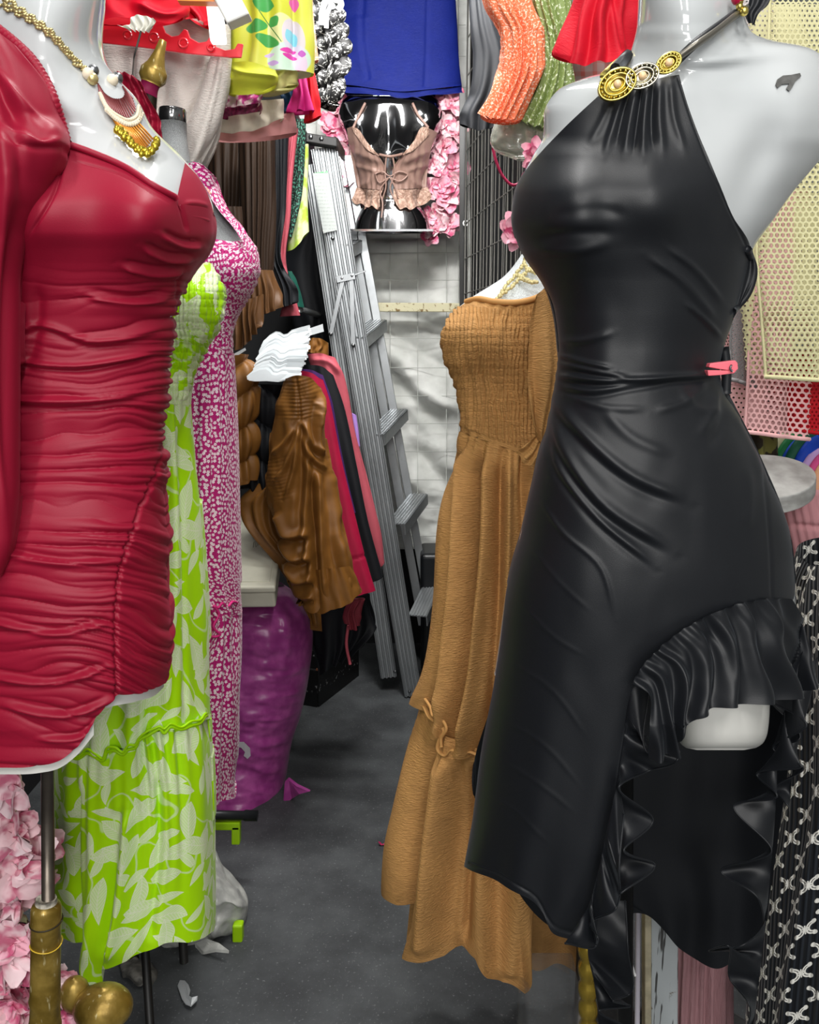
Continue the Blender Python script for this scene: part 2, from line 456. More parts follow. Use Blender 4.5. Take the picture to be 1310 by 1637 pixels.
# ---------------------------------------------------------------- the place itself
m, b = new('rubber_floor'); x, y, z = objc()
n1 = noise(vec(x, y), 5, 5, .6); n2 = noise(vec(x*1.0, y*1.0), 140, 3, .6); n3 = noise(vec(x*60, y*9), 3.0, 2)
c = mix(f_ss(n1, .3, .75), '#3a3c3e', '#55585a'); c = mix(f_ss(n2, .60, .72) * .55, c, '#8a8d8f'); c = mix(f_ss(n3, .68, .8) * .25, c, '#8b8e90')
setp(b, c, .62, spec=.4, bump=n2, bs=.35, bd=.002); FLOOR = m
struct(geo('floor', box_geo((-1.6, -1, -.03), (-1.6, 4.1, -.03), (0, 0, .03), (0, 0, .03)), FLOOR))
bpy.data.objects.remove(bpy.data.objects['floor'])
def slab(name, x0, x1, y0, y1, z0, z1, mat):
    return geo(name, box_geo(((x0+x1)/2, (y0+y1)/2, z0), ((x0+x1)/2, (y0+y1)/2, z1), ((x1-x0)/2, 0, 0), (0, (y1-y0)/2, 0)), mat)
struct(slab('floor', -1.25, 1.15, -1.2, 4.0, -.04, 0, FLOOR))
DARKW = M('dark_wall_paint', '#17181a', .8, var=.2, vs=3)
GREYW = M('grey_wall_paint', '#8d8f8e', .8, var=.08, vs=3)
struct(slab('wall_back', -1.25, 1.15, 3.95, 4.0, 0, 3.1, DARKW))
struct(slab('wall_left', -1.25, -1.2, -1.2, 3.95, 0, 3.1, DARKW))
struct(slab('added_ceiling', -1.25, 1.15, -1.2, 4.0, 3.3, 3.35, M('ceiling_grey', '#6a6b6c', .8)))  # unseen ceiling, added to darken what the chrome bust reflects
struct(slab('wall_right', 1.1, 1.15, -1.2, 3.95, 0, 3.1, GREYW))

# white woven tarpaulin on the back wall
m, b = new('woven_tarp'); u, v = uvc()
h = f_sin(u * 1400) * f_sin(v * 1400); n = noise(vec(u, v), 7, 5)
c = mix(f_ss(n, .35, .7), '#d5d7d2', '#f2f3ef')
stn = noise(vec(u * 3, v * 9), 2.4, 4); c = mix(f_ss(stn, .62, .78) * .3, c, '#85857c')
setp(b, c, .6, spec=.35, bump=h * .3 + noise(vec(u*9, v*16), 2, 4) * 1.2, bs=.5, bd=.006); TARP = m
FB = Flat(3.84)
TD = [crease([(575,425),(650,402),(745,372)], 20, .03, .2, .6), crease([(590,470),(700,500),(745,520)], 14, .025, .2, .6), crease([(590,535),(680,610),(748,690)], 24, .045, .2, .7),
      crease([(600,500),(660,560),(745,600)], 13, -.03), crease([(615,620),(690,700),(748,775)], 20, .035, .2, .6), crease([(640,760),(700,790),(745,790)], 12, .022, .2, .5), crease([(640,580),(690,640),(748,650)], 12, .022, .2, .6),
      crease([(650,700),(700,760),(745,830)], 11, -.022), crease([(580,440),(660,455),(745,448)], 9, -.018), crease([(700,0),(742,120),(735,330)], 12, .02), crease([(590,395),(650,390),(745,400)], 6, .012), crease([(600,520),(640,518),(700,530)], 7, .014),
      crease([(610,560),(640,650),(700,720)], 10, -.02), crease([(480,420),(540,520),(590,640)], 16, .03), rough(90, 40, .014, 3), rough(26, 18, .006, 8), rough(9, 7, .0015, 9)]
t = cloth('tarpaulin', FB, [[(470,-40),(752,-40)],[(472,400),(752,400)],[(480,700),(752,700)],[(500,868),(640,878),(752,874)]], TARP, None, 160, 300, disp=TD, back=False, cos=False)
tag(t, 'wrinkled white woven tarpaulin hung over the back wall behind the wire grid', 'tarp')
# thin wire grid in front of it
WIRE = M('dull_wire', '#c4c7c1', .5, .3)
g = []
for px in (478, 506, 534, 563, 587, 624, 668, 714, 733):
    g.append(tube_geo([V3(px, -30, 3.79), V3(px, 880, 3.79)], .0013, 5))
for py in (-5, 40, 90, 140, 190, 240, 290, 340, 404, 448, 541, 588, 633, 677, 722, 767, 812, 857):
    g.append(tube_geo([V3(474, py, 3.787), V3(745, py, 3.787)], .0013, 5))
wg = thing('wire_grid', (0, 3.79, 0), 'thin grey wire grid panel fixed in front of the white tarpaulin', 'grid')
o = geo('grid_wires', g, WIRE, wg, True); tag(o, kind='stuff')
m, b = new('rusty_cream_paint'); u, v, z = objc()
n = noise(vec(u, v, z), 60, 4); c = mix(f_ss(n, .55, .66), '#cfc9a8', '#7a6337'); setp(b, c, .6, bump=n, bs=.3, bd=.002); RUSTC = m
o = geo('cross_bar', box_geo(V3(588, 491, 3.72), V3(744, 492, 3.72), (0, .014, 0), (0, 0, .018)), RUSTC); bevel(o, .003)
tag(o, 'chipped cream steel cross bar with rust spots across the tarpaulin', 'bar')
# black padded thing low behind the ladder
BLK = M('black_vinyl', '#15171a', .4, var=.2)
o = geo('padded_case', box_geo(V3(706, 1062, 3.62), V3(706, 876, 3.62), (.09, 0, 0), (0, .11, 0)), BLK); bevel(o, .02, 4)
o.location.z -= 0
tag(o, 'black vinyl case standing behind the ladder foot under the tarpaulin', 'case')

# ---------------------------------------------------------------- aluminium step ladder
m, b = new('aluminium'); tcx = E.nt.nodes.new('ShaderNodeTexCoord').outputs['Object']; x, y, z = sep(tcx)
n = noise(tcx, 3, 3); n2 = noise(tcx, 45, 4)
c = mix(f_ss(n, .3, .7), '#a0a4a7', '#b9bdbf'); c = mix(f_ss(n2, .60, .75)*.25, c, '#7d8183')
setp(b, c, f_ss(n2, .2, .8) * .15 + .32, .8, bump=n2, bs=.05, bd=.001); ALU = m
DARKP = M('dark_plastic', '#1b1a19', .45); BOLT = M('bolt_steel', '#8a8c8e', .3, 1)
lad = thing('step_ladder', tuple(V3(650, 1112, 3.33)), 'tall aluminium step ladder folded and leaning in the middle of the aisle', 'ladder')
def rail(name, a, bq, w0, w1, th, ribs, mat=ALU):
    """ribbed channel between two pixel points with depth; width in px -> metres at depth"""
    A = np.array(V3(*a)); B_ = np.array(V3(*bq)); parts = []
    T = (B_ - A) / np.linalg.norm(B_ - A); X = np.array([1.0, 0, 0]); X -= T * (X @ T); X /= np.linalg.norm(X); N = np.cross(X, T); N = N if N[1] < 0 else -N
    hw0 = w0 * a[2] / F / 2; hw1 = w1 * bq[2] / F / 2
    def bar(x0, x1, d0, d1):
        c = [(x0, d0), (x1, d0), (x1, d1), (x0, d1)]
        co = [A + X*hw0*p + N*q for p, q in c] + [B_ + X*hw1*p + N*q for p, q in c]
        return np.array(co), [(0,1,2,3)[::-1], (4,5,6,7), (0,1,5,4), (1,2,6,5), (2,3,7,6), (3,0,4,7)]
    parts.append(bar(-1, 1, -.003, 0)); parts.append(bar(-1, -.93, -th, .003)); parts.append(bar(.93, 1, -th, .003))
    for r in range(ribs):
        c = -1 + 2 * (r + .5) / ribs; h = 1.0 / ribs * .5
        
        ks = [(-1, 0), (-.8, .005), (-.35, .0085), (.35, .0085), (.8, .005), (1, 0)]
        co = [A + X*hw0*(c + h*1.25*p) + N*q for p, q in ks] + [B_ + X*hw1*(c + h*1.25*p) + N*q for p, q in ks]
        parts.append((np.array(co), [tuple(range(6)), tuple(range(6, 12))[::-1]] + [(i, i+6, (i+1) % 6 + 6, (i+1) % 6) for i in range(6)]))
    return geo(name, parts, mat, lad)
bevel(rail('side_rail', (518, 236, 3.30), (661, 1112, 3.30), 40, 29, .05, 5), .0008, 1)
bevel(rail('rear_rail', (503, 262, 3.36), (622, 1083, 3.36), 34, 27, .03, 4), .0008, 1)
# far rail (edge on) and its inner face
A0, A1 = (556, 250, 3.62), (692, 1000, 3.62)
far = [box_geo(V3(*A0), V3(*A1), (.016, 0, 0), (0, .022, 0)), box_geo(V3(541, 250, 3.62), V3(676, 1000, 3.62), (.018, 0, 0), (0, .003, 0))]
bevel(geo('side_rail', far, ALU, lad), .001, 1)
geo('rear_rail', box_geo(V3(560, 300, 3.70), V3(696, 1040, 3.70), (.008, 0, 0), (0, .012, 0)), ALU, lad)
for k, (pn, pf) in enumerate((((548, 392), (566, 385)), ((568, 540), (606, 512)), ((599, 695), (640, 655)), ((633, 838), (672, 790)), ((668, 985), (700, 922)))):
    a = np.array(V3(pn[0], pn[1], 3.30)); c = np.array(V3(pf[0] - 2, pf[1] , 3.60))
    step = []
    dx = c - a; L = np.linalg.norm(dx); T = dx / L; side = np.cross(T, [0, 0, 1.0]); side /= np.linalg.norm(side)
    if side[0] > 0: side = -side
    up = np.cross(side, T); up = up if up[2] > 0 else -up
    step.append(box_geo(a, c, side * .038, up * .002))
    for q in (-.03, -.018, -.006, .006, .018, .03): step.append(box_geo(a + side*q + up*.003, c + side*q + up*.003, side*.0028, up*.0015))
    step.append(box_geo(a - side*.036 - up*.02, c - side*.036 - up*.02, side*.002, up*.022))
    geo('tread', step, ALU, lad)
# spreader bars, bracket, bolts, top cap
def strap(a, bq, w, name='spreader_bar', mat=ALU, y=3.285):
    A = np.array(V3(a[0], a[1], y)); B_ = np.array(V3(bq[0], bq[1], y)); T = (B_-A)/np.linalg.norm(B_-A); X = np.cross(T, [0, 1, 0]); X /= np.linalg.norm(X)
    return bevel(geo(name, box_geo(A, B_, X * w, (0, .002, 0)), mat, lad), .001, 1)
strap((548, 449), (529, 534), .008); strap((562, 447), (565, 552), .0085)
strap((538, 447), (568, 441), .012, 'bracket', y=3.28); strap((566, 440), (585, 433), .003, 'bracket', y=3.29)
for q in ((529, 534), (565, 552), (547, 445), (563, 441), (532, 381), (655, 1106), (632, 1074)):
    o = geo('bolt', sphere_geo(V3(q[0], q[1], 3.281 if q[1] < 1000 else 3.29), .0075, 8, 5, (1, .6, 1)), BOLT, lad, True)
cap = [box_geo(V3(490, 222, 3.28), V3(540, 230, 3.28), (0, .025, 0), (0, 0, .016)), box_geo(V3(538, 229, 3.28), V3(549, 248, 3.5), (.006, .02, 0), (0, 0, .022))]
bevel(geo('top_cap', cap, DARKP, lad), .004, 2)
for q in ((497, 219), (514, 222)): geo('bolt', sphere_geo(V3(q[0], q[1], 3.252), .008, 8, 5, (1, .5, 1)), BOLT, lad, True)
m, b = new('printed_label'); x, y, z = objc()
row = f_sin(z * 520); wd = noise(vec(x * 260, 0.0, z * 80), 1.0, 2)
ink = f_ss(row, .1, .5) * f_ss(wd, .42, .55)
c = mix(ink * .35, '#b9bfbc', '#7d8682'); c = mix(E.m('GREATER_THAN', z, .205), c, mix(ink * .5, '#49b463', '#dfeee0')); setp(b, c, .4); LBL = m
q0 = [V3(500, 277, 3.280), V3(524, 273, 3.280), V3(539, 368, 3.280), V3(517, 373, 3.280)]
geo('warning_label', prism_geo(q0, (0, -1, 0), .0012), LBL, lad)

# ---------------------------------------------------------------- back wall: blue dress, chrome bust, lace top, garlands
BLUE = fabric('blue_crepe', '#071c74', .62, .25, .4, .5, crk=(60, 900, 1.0))
def floatmat(): pass
B1 = Body([(-40, 545, 728, 3.62, .07), (60, 534, 733, 3.62, .08), (150, 528, 740, 3.62, .09), (260, 528, 740, 3.62, .09)])
bd = thing('blue_dress', tuple(V3(630, 140, 3.62)), 'royal blue crepe skirt hanging at the top of the back wall', 'skirt')
cloth('skirt_panel', B1, [[(545,-40),(728,-40)], [(534,60),(733,60)], [(529,120),(737,120)], [(528,136),(560,136),(600,141),(640,146),(690,142),(739,137)]], BLUE, bd, 160, 150,
      disp=[crease([(685,-40),(683,60),(680,140)], 3, -.004, .02), crease([(582,-40),(580,70),(590,130)], 5, -.006, .02), crease([(578,20),(584,100),(600,135)], 14, .010, .1), rough(60, 90, .006, 4),
            crease([(530,134),(630,140),(738,134)], 2, -.002, .01)])
cloth('hem_band', B1, [[(529,137),(600,142),(640,147),(690,143),(738,138)], [(530,146),(600,152),(640,157),(690,152),(738,149)]], BLUE, bd, 100, 14, off=-.012, disp=[gathers(4, .003, .008, 5)])
CHROME = M('polished_chrome', '#b4b4b6', .10, 1)
B2 = Body([(150, 560, 690, 3.60, .05), (165, 545, 704, 3.60, .075), (185, 541, 708, 3.60, .085), (215, 552, 700, 3.60, .095), (250, 565, 688, 3.60, .10), (300, 580, 672, 3.60, .085), (318, 586, 668, 3.60, .08), (335, 577, 678, 3.60, .09), (352, 570, 686, 3.60, .095), (373, 566, 690, 3.60, .1)],
          bumps=[(560, 188, 14, 20, 0, .028), (690, 188, 14, 20, 0, .028), (588, 238, 22, 24, 0, .05), (656, 238, 22, 24, 0, .05), (622, 205, 10, 30, 0, -.015)])
ch = thing('bust_form', tuple(V3(627, 373, 3.60)), 'mirror chrome bust form below the blue skirt on the back wall', 'mannequin')
solid('torso', B2, 152, 373, CHROME, ch, 72, 120)
geo('base_plate', box_geo(V3(562, 374, 3.60), V3(692, 374, 3.60), (0, .12, 0), (0, 0, .004)), CHROME, ch)
m, b = new('mauve_lace'); u, v = uvc()
vn = voro(vec(u, v), 160); d = E(vn.outputs['Distance']); n = noise(vec(u, v), 60, 4)
c = mix(f_ss(n, .4, .65), '#a2806f', '#cfae9c'); setp(b, c, .6, sheen=.3, bump=d + n, bs=.8, bd=.003); LACE = m
SATIN = fabric('mauve_satin', '#a38377', .38, .3, .6, .15, var=.15)
tp = thing('camisole', tuple(V3(627, 340, 3.55)), 'dusty pink satin and lace camisole with tie front on the chrome bust form', 'camisole')
cr = [crease([(560,240),(600,255),(615,262)], 5, .006), crease([(560,262),(590,270),(612,276)], 4, .005), crease([(572,300),(590,290),(606,270)], 5, .006), crease([(690,240),(665,250),(640,262)], 5, .006), crease([(688,262),(665,268),(645,276)], 4, .005), crease([(680,300),(660,290),(648,272)], 5, .006), gathers(5, .002, .005, 3)]
cloth('left_panel', B2, [[(555,205),(562,203),(572,208),(585,226),(603,245)], [(558,230),(580,232),(606,250)], [(566,270),(590,270),(617,272)], [(572,300),(590,302),(613,304)]], SATIN, tp, 60, 80, off=.012, disp=cr, back=False)
cloth('right_panel', B2, [[(645,245),(662,226),(676,203),(690,207),(700,212)], [(642,250),(668,232),(690,235)], [(628,272),(655,270),(684,270)], [(630,302),(655,302),(682,299)]], SATIN, tp, 60, 80, off=.012, disp=cr, back=False)
cloth('lace_hem', B2, [[(570,300),(590,303),(612,304)], [(566,312),(588,316),(608,318)], [(562,320),(570,327),(578,325),(586,331),(594,329),(604,334),(608,331)]], LACE, tp, 50, 30, off=.018, disp=[gathers(4, .002, .006, 6)], back=False)
cloth('lace_hem', B2, [[(629,302),(655,303),(684,299)], [(630,316),(655,314),(689,310)], [(634,328),(640,334),(650,332),(658,335),(668,329),(676,328),(690,318)]], LACE, tp, 50, 30, off=.018, disp=[gathers(4, .002, .006, 7)], back=False)
cloth('lace_neckline', B2, [[(562,202),(572,206),(585,224),(602,244)], [(566,212),(575,224),(588,240),(606,249)]], LACE, tp, 60, 14, off=.02, back=False)
cloth('lace_neckline', B2, [[(686,204),(676,203),(663,224),(646,244)], [(686,216),(674,228),(662,240),(640,249)]], LACE, tp, 60, 14, off=.02, back=False)
for pts in ([(565,204),(574,185),(584,165)], [(685,204),(668,182),(660,165)]): tube('shoulder_strap', on(B2, pts, .01), .005, SATIN, tp, 8, 8)
def tie(pts, r=.003): tube('tie', on(B2, pts, .024), r, SATIN, tp, 6, 24)
tie([(606,247),(623,250),(645,246)], .005); tie([(618,248),(616,275),(617,300),(611,320)]); tie([(628,248),(631,280),(624,300),(632,322)]); tie([(600,278),(612,274),(623,282),(638,274),(652,279),(640,290),(623,284),(606,292),(600,278)]); tie([(622,284),(608,305),(612,325),(610,348)]); tie([(624,284),(632,300),(637,316)])

# silk flower garlands (petals in five, sharing mesh data)
def petal_mat(name, c0, c1):
    m, b = new(name); x, y, z = objc(); n = noise(vec(x, y, z), 42, 2)
    setp(b, mix(f_ss(n, .34, .6), c0, c1), .6, sheen=.2, sub=0); return m
PINK1 = petal_mat('silk_petal_rose', '#cf4f7c', '#f6b9ca'); PINK2 = petal_mat('silk_petal_blush', '#d0708c', '#fbdfe4'); PINK3 = petal_mat('silk_petal_pale', '#c45a7a', '#f3ccd2')
YEL = M('flower_heart', '#d98aa5', .6)
def petal_geo(L, W, a, lift, seed):
    rs = random.Random(seed); co = []; fc = []
    nl, nw = 5, 5
    for i in range(nl):
        t = i / (nl - 1); wd = W * math.sin(math.pi * min(t * .86 + .1, 1)) ** .7; r = L * t
        for j in range(nw):
            s = (j / (nw - 1)) * 2 - 1
            x, y = r, s * wd * .5
            z = lift * L * t * t + abs(s) * wd * .30 + .12 * L * math.sin(t * 5 + seed) - (.25 * L * max(t - .7, 0) / .3 if s else 0) * .5
            co.append((x * math.cos(a) - y * math.sin(a), x * math.sin(a) + y * math.cos(a), z))
    for i in range(nl - 1):
        for j in range(nw - 1): q = i * nw + j; fc.append((q, q + nw, q + nw + 1, q + 1))
    return np.array(co), fc
def flower_mesh(name, r, mat, seed, np_=5):
    rs = random.Random(seed)
    g = [petal_geo(r * rs.uniform(.85, 1.15), r * rs.uniform(.75, 1.0), 2 * math.pi * k / np_ + rs.uniform(-.2, .2), rs.uniform(.1, .8), seed * 7 + k) for k in range(np_)]
    g.append(sphere_geo((0, 0, r*.1), r * .14, 7, 5))
    co, fc = join_geo(g); me = bpy.data.meshes.new(name); me.from_pydata([tuple(c) for c in co], [], fc); me.materials.append(mat)
    me.polygons.foreach_set('use_smooth', np.full(len(me.polygons), True)); me.update(); return me
def garland(label, path, n, r, spread, mats, seed, stemr=.002, group=None):
    rs = random.Random(seed)
    meshes = [flower_mesh('flower', r, mats[k % len(mats)], seed + k) for k in range(5)]
    p = resample([tuple(V3(*q)) for q in path], n)
    g = thing('flower_garland', tuple(p[-1]), label, 'garland', group)
    tube('stem', [tuple(q) for q in p], stemr, M('garland_stem', '#3d4a35', .7), g, 6)
    for i in range(n):
        o = bpy.data.objects.new('flower', meshes[i % 5]); C.objects.link(o); o.parent = g
        c = Vector(p[i]) + Vector((rs.uniform(-spread, spread), rs.uniform(-.03, .0), rs.uniform(-.4, .4) * spread))
        o.location = c - ORG[g.name]; sc = rs.uniform(.8, 1.2); o.scale = (sc,)*3
        d = Vector((rs.uniform(-.8, .8), -1, rs.uniform(-.5, .7))); o.rotation_euler = (d.to_track_quat('Z', 'Y').to_matrix() @ Matrix.Rotation(rs.uniform(0, 6.28), 3, 'Z')).to_euler()
    return g
garland('pink silk flower garland hanging to the right of the chrome bust form', [(716,165,3.66),(714,230,3.68),(706,290,3.66),(702,330,3.66),(702,378,3.66)], 34, .05, .05, [PINK1, PINK2, PINK3], 11)
garland('pink silk flower garland between the ladder top and the chrome bust form', [(548,155,3.70),(536,190,3.68),(543,240,3.66),(556,290,3.66),(566,345,3.70)], 26, .045, .035, [PINK1, PINK3], 23)
# ---------------------------------------------------------------- right foreground: white mannequin in the black halter dress
m, b = new('glossy_white_shell'); x, y, z = objc(); n = noise(vec(x, y, z), 4, 3)
setp(b, mix(f_ss(n, .3, .7), '#b3b7b8', '#c2c5c6'), .12, spec=.5, coat=.5, bump=noise(vec(x, y, z), 9, 2), bs=.12, bd=.01); WHITE = m
BK = Body([(-30, 1022, 1180, 1.05, .055), (0, 1021, 1188, 1.05, .055), (35, 1019, 1196, 1.05, .055), (52, 1016, 1205, 1.05, .058), (64, 1013, 1235, 1.05, .06), (74, 1010, 1290, 1.05, .065), (88, 1006, 1316, 1.05, .068), (108, 996, 1332, 1.05, .072),
           (124, 935, 1342, 1.05, .078), (146, 888, 1349, 1.05, .085), (180, 869, 1352, 1.05, .09), (215, 868, 1344, 1.05, .095), (250, 850, 1318, 1.05, .10), (310, 823, 1268, 1.05, .105), (350, 820, 1240, 1.05, .105), (400, 835, 1206, 1.05, .105),
           (450, 868, 1190, 1.05, .10), (500, 887, 1176, 1.05, .095), (560, 893, 1156, 1.05, .09), (600, 889, 1150, 1.05, .09), (660, 879, 1176, 1.05, .10), (740, 860, 1216, 1.05, .115), (850, 832, 1262, 1.05, .125), (950, 808, 1274, 1.05, .13),
           (1050, 794, 1276, 1.05, .13), (1150, 778, 1275, 1.05, .13), (1300, 758, 1272, 1.05, .13), (1400, 744, 1268, 1.05, .13), (1600, 735, 1262, 1.05, .13)],
          bumps=[(1102, 20, 66, 95, 0, .028), (905, 325, 75, 78, 0, .030), (1050, 320, 70, 62, 0, .026), (1150, 95, 70, 12, -6, .010), (1270, 170, 55, 60, 0, .02), (1215, 250, 30, 90, 25, -.012)])
man = thing('mannequin', tuple(P(1090, 1200, 1.05)), 'glossy white torso mannequin with chipped shoulder wearing the black halter dress', 'mannequin')
BKm = Body([tuple(r) for r in BK.a], BK.b)
solid('torso', BKm, -30, 1080, WHITE, man, 96, 220, off=-.012, shrink=2)
BTh = Body([(1100, 1078, 1232, 1.0, .07), (1140, 1080, 1231, 1.0, .07), (1170, 1083, 1228, 1.0, .068), (1186, 1087, 1222, 1.0, .064), (1196, 1098, 1208, 1.0, .055), (1199, 1115, 1190, 1.0, .04)], e=2.6)
WHITE2 = M('matte_white_shell', '#d9d8d2', .35, spec=.4)
solid('thigh_stump', BTh, 1100, 1199, WHITE2, man, 48, 30)
CHIP = M('bare_grey_chip', '#5a5a58', .5, var=.3, vs=60)
pts = [(1240,136),(1243,127),(1252,121),(1265,120),(1279,117),(1281,122),(1272,130),(1266,141),(1262,146),(1257,142),(1262,134),(1250,135),(1243,141)]
X = on(BKm, pts, -.0105); geo('chip', prism_geo(X, (0, -1, 0), .001), CHIP, man)
geo('pole', lathe_geo([(0, .011), (1, .011)], P(1000, 1180, 1.09), P(1000, 2300, 1.09)), M('black_pole', '#0d0d0e', .4), man, True)

m, b = new('black_jersey'); u, v = uvc(); h = noise(vec(u*900, v*900), 1, 2)
setp(b, lin('#14161a'), .46, spec=.45, sheen=.35, bump=h, bs=.12, bd=.001, stint='#8f979f'); b.inputs['Sheen Roughness'].default_value = .35; JER = m
dr = thing('halter_dress', tuple(P(1000, 1600, 1.05)), 'black satin halter dress with ruffled slit hem and small pink peg on the right mannequin', 'dress')
CR = [ # neckline gathers
  crease([(985,135),(965,190),(940,235)], 6, 0.0025), crease([(1003,132),(985,190),(965,250)], 6, 0.0037), crease([(1020,130),(1008,190),(998,250)], 6, 0.0043), crease([(1038,127),(1030,190),(1028,255)], 6, 0.0043),
  crease([(1056,124),(1054,190),(1060,250)], 7, 0.0037), crease([(1072,122),(1078,190),(1095,245)], 6, 0.0025), crease([(1012,132),(996,180),(984,235)], 4, -0.0025), crease([(1046,127),(1042,180),(1044,240)], 4, -0.0031), crease([(1029,130),(1020,190),(1012,245)], 3, -0.0031),
  crease([(1084,122),(1115,215),(1160,320),(1195,395)], 2.5, -0.0010, .02),
  # under the bust
  crease([(845,395),(905,400),(985,388)], 9, 0.0025), crease([(850,380),(920,372),(990,372)], 9, -0.0025), crease([(880,345),(960,335),(1010,345)], 10, -0.0019),
  crease([(1030,405),(1080,440),(1150,520)], 8, 0.0031), crease([(1060,390),(1110,430),(1160,490)], 6, 0.0025), crease([(1090,480),(1130,515),(1158,545)], 5, 0.0025),
  # waist cinch
  crease([(888,600),(960,608),(1060,604),(1150,598)], 5, 0.0050, .1, .5), crease([(890,580),(940,590),(1010,604)], 5, 0.0037, .2, .6), crease([(890,566),(930,578),(985,590)], 4, 0.0031, .2, .6), crease([(893,545),(930,545),(985,530)], 6, 0.0025),
  crease([(888,615),(940,625),(1010,615),(1080,605)], 5, 0.0031, .2, .7), crease([(905,630),(960,650),(1040,655)], 6, 0.0019),
  # hip drape
  crease([(880,628),(930,690),(1010,760),(1105,800)], 9, 0.0043, .2, .7), crease([(880,650),(905,720),(960,800),(1080,880)], 9, 0.0043, .2, .8), crease([(878,680),(893,740),(950,820),(1050,905)], 6, 0.0031, .2, .6), crease([(960,650),(1010,700),(1080,730)], 9, 0.0025),
  crease([(1150,605),(1140,660),(1115,700)], 8, 0.0031), crease([(1155,620),(1155,680),(1130,720)], 8, -0.0025), crease([(1140,600),(1100,640),(1040,660)], 7, 0.0025), crease([(1085,610),(1110,650),(1165,660)], 8, 0.0019),
  crease([(858,790),(900,850),(960,905),(985,990)], 4, 0.0015), crease([(845,870),(900,935),(950,980)], 4, 0.00054), crease([(830,960),(890,1020),(940,1050)], 4, 0.00054), crease([(820,1060),(880,1100),(940,1180)], 4, 0.00054), crease([(800,1150),(870,1190),(930,1260)], 4, 0.00054),
  crease([(805,1220),(860,1250),(920,1300)], 4, 0.00054), crease([(780,1270),(830,1300),(880,1350)], 4, 0.00054),
  crease([(1180,670),(1215,740),(1230,830),(1235,960)], 3, -0.0012, .02), crease([(1165,650),(1205,715),(1222,780)], 8, 0.0031), crease([(1195,740),(1200,800),(1195,850)], 9, 0.0019), rough(70, 120, .0018, 5)]
rows = [[(958,152),(985,140),(1030,132),(1086,120)], [(930,178),(1010,172),(1098,160)], [(895,212),(1000,210),(1114,206)], [(850,258),(980,258),(1136,258)], [(825,300),(980,302),(1156,305)], [(820,345),(1000,347),(1176,350)], [(832,396),(1010,396),(1200,392)], [(868,450),(1010,450),(1196,440)], [(885,500),(1010,500),(1176,498)],
        [(891,545),(1000,546),(1160,548)], [(893,575),(1000,576),(1153,576)], [(889,605),(1000,608),(1152,602)], [(882,650),(1000,650),(1172,642)], [(865,720),(1000,720),(1206,710)], [(838,830),(1000,825),(1252,815)], [(822,890),(1000,880),(1267,870)], [(812,935),(1000,925),(1274,920)]]
cloth('bodice', BK, rows, JER, dr, 230, 420, disp=CR)
SK = Body([tuple(r) for r in BK.a])
rows = [[(812,935),(1000,925),(1274,920)], [(810,945),(1000,938),(1150,945),(1200,948),(1272,952)], [(802,1010),(960,1000),(1080,1005),(1132,986)], [(793,1070),(930,1068),(1035,1068),(1065,1034)], [(781,1140),(900,1145),(1000,1145),(1018,1100)], [(770,1210),(890,1225),(985,1225),(1000,1180)],
        [(760,1280),(870,1305),(975,1310),(985,1275)], [(751,1340),(860,1385),(960,1400),(972,1370)], [(744,1385),(800,1412),(848,1438),(868,1460),(886,1492),(920,1505),(950,1508)]]
HB = Body([tuple(r) for r in BK.a])
cloth('skirt_front', BK, rows, JER, dr, 220, 300, disp=CR + [crease([(750,1378),(850,1428),(890,1482),(940,1500)], 2.2, -.0016, .02), gathers(3, 0, .006, 2, p=2)], back=False)
# rear panel that hangs lower, seen through the slit
BB = Body([(900, 812, 1274, 1.05, .13), (1100, 785, 1285, 1.05, .14), (1300, 765, 1280, 1.06, .15), (1640, 745, 1262, 1.06, .15), (1760, 745, 1262, 1.06, .15)])
BBk = Flat(lambda px, py: 1.06 + .15 * np.sqrt(np.clip(1 - ((px - 1020) / 262) ** 2, 0, 1)))
cloth('skirt_back', BBk, [[(815,930),(1040,930),(1272,925)], [(790,1100),(1040,1100),(1276,1100)], [(765,1300),(1000,1330),(1250,1330)], [(880,1480),(1000,1460),(1232,1450)], [(945,1500),(985,1425),(1010,1445),(1060,1485),(1110,1535),(1150,1545),(1225,1500)]], JER, dr, 140, 140, disp=[gathers(4, .001, .008, 8)], back=False)
# top ruffle over the slit and the cascades beside it
RF = [gathers(7, .0, .017, 21, warp=1.5, p=.5), gathers(16, .004, .0, 24, warp=1), rough(30, 60, .002, 3)]
def RB(off=0): return Flat(lambda px, py: BK.Y(px, np.minimum(py, 1150), 0) - .008 - .0002 * np.clip(py - 960, 0, 200))
cloth('ruffle', RB(), [[(1010,1092),(1030,1060),(1062,1030),(1095,1005),(1135,982),(1180,966),(1225,957),(1262,957)], [(1036,1110),(1052,1088),(1080,1062),(1110,1045),(1150,1025),(1195,1012),(1245,1010),(1285,1012)],
    [(1038,1170),(1066,1160),(1090,1130),(1120,1110),(1160,1095),(1200,1080),(1250,1075),(1300,1060)], [(1040,1216),(1085,1208),(1088,1178),(1112,1150),(1150,1133),(1190,1128),(1250,1122),(1312,1096)]], JER, dr, 220, 90, disp=RF, back=False, cos=False, smoothrows=False)
